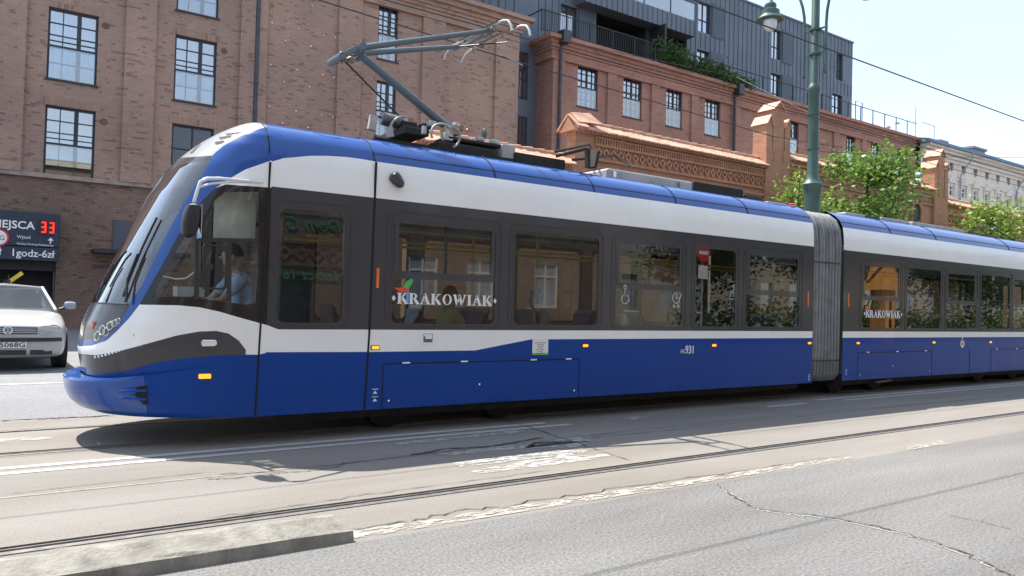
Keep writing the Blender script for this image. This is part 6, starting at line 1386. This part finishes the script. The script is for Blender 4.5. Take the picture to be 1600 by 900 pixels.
while x < 11.6:
    q.ring([(x+.26, zc), (x, zc+.28), (x-.26, zc), (x, zc-.28)], [(x+.13, zc), (x, zc+.14), (x-.13, zc), (x, zc-.14)], YB-.01, YB+.08); x += .56
q.box(7, 11.8, YB, YB+.1, zc+.32, zc+.42).box(7, 11.8, YB, YB+.1, zc-.42, zc-.32); q.build('frieze', plain('dark_brick_trim', (.13, .06, .045), .9), b4)
M_SGR = plain('sign_script_green', (.05, .30, .16), .4, var=.1)
text('Dom G', .62, 'shop_lettering', M_SGR, b4, (VX(533), YB+.06, VZ(485, 360)), (-1, 0, 0), (0, 0, 1), .02, shear=.35); text('Lubicz 16', .50, 'shop_lettering', M_SGR, b4, (VX(530), YB+.06, VZ(485, 437)), (-1, 0, 0), (0, 0, 1), .02, shear=.35)
b5 = thing('plaster_building', 'beige plastered house behind the trees opposite the tram', 'building', (60, -22, 0))
hs = [(x, x+1.3, z, z+2.1) for z in (1.5, 5.2, 9.) for x in np.arange(26, 90, 3.4)]
q = facade(24, 92, 0, 13, -19, hs, -.3); q.box(24, 92, -28, -19.3, 12.9, 13); q.build('wall', M_BEI, b5)
for h in hs:
    if h[0] > 60 or h[0] < 40: MB().box(h[0], h[1], -19.25, -19.2, h[2], h[3]).build('window', M_GWM, b5)
for i, (x, y, h_, r_) in enumerate(((25.5, -6, 8, 2.8), (30, -7.5, 9, 3.2), (35.5, -6.5, 7.5, 3), (40, -8, 9.5, 3.4), (46, -6.5, 8.5, 3.2), (52, -8, 9, 3.4), (59, -8, 7, 3.2))):
    tree(('broad dark street tree opposite, %s' % ('nearest the brick house', 'second from the brick house', 'third from the brick house', 'fourth from the brick house', 'fifth from the brick house', 'sixth from the brick house', 'farthest from the brick house')[i]), (x, y, 0), h_, r_*1.08, 19000, .19, M_LEAFO, 50+i, 'street trees opposite the tram', clear=.12, trunk=.17)
t = thing('hedge', 'dark clipped hedge along the opposite pavement under the trees', 'hedge', (42, -5, 0)); P = []; rnd = random.Random(8)
for i in range(9000): P.append((rnd.uniform(23, 64), -5.2+rnd.gauss(0, .45), abs(rnd.gauss(.9, .5))+.1))
leaves('foliage', P, .22, M_LEAFD, t, 77); MB().tube([(23, -5.2, .3), (64, -5.2, .3)], .1, 6).build('stem', M_BARK, t)
# wooden tower reflected in the rear car window
VT = 15.84+3; x = onY(1380, 450, VT).x; zt_ = onY(1380, 414, VT).z; t = thing('wooden_tower', 'orange wooden clock tower stand on the opposite pavement', 'kiosk', (x, -3, 0)); M_OW = plain('orange_wood', (.62, .28, .06), .6, scale=3)
MB().box(x-.38, x+.38, -3.4, -2.65, 0, zt_-1.15).build('body', M_OW, t, bevel=.01); MB().prism([(x-.62, zt_-1.15), (x+.62, zt_-1.15), (x, zt_-.05)], -3.6, -2.5).build('roof', M_OW, t); MB().box(x-.6, x+.6, -3.1, -2.95, zt_-.02, zt_+.06).build('finial_bar', M_OW, t)
for z in (.9, 1.7): MB().prism([(x-.1, z), (x+.1, z), (x+.1, z+.35), (x, z+.5), (x-.1, z+.35)], -2.66, -2.63).build('arched_opening', M_INT, t)
# no-entry sign
VT = 15.84+1; x = onY(1099, 400, VT).x; z = onY(1099, 395, VT).z; t = thing('no_entry_sign', 'round red no entry sign on a grey pole on the opposite kerb', 'road sign', (x, -1, 0))
MB().tube([(x, -1.03, 0), (x, -1.03, z+.4)], .03, 10).build('pole', MATS['galvanised'], t, smooth=True); MB().lathe((x, -1, z), [(.32, -.01), (.32, .012)], 32, 'y').build('disc', MATS['sign_red'], t); MB().box(x-.22, x+.22, -.99, -.98, z-.055, z+.055).build('bar', M_WHT, t); MB().box(x-.22, x+.22, -1.01, -.99, z-.85, z-.42).build('plate', M_WHT, t)
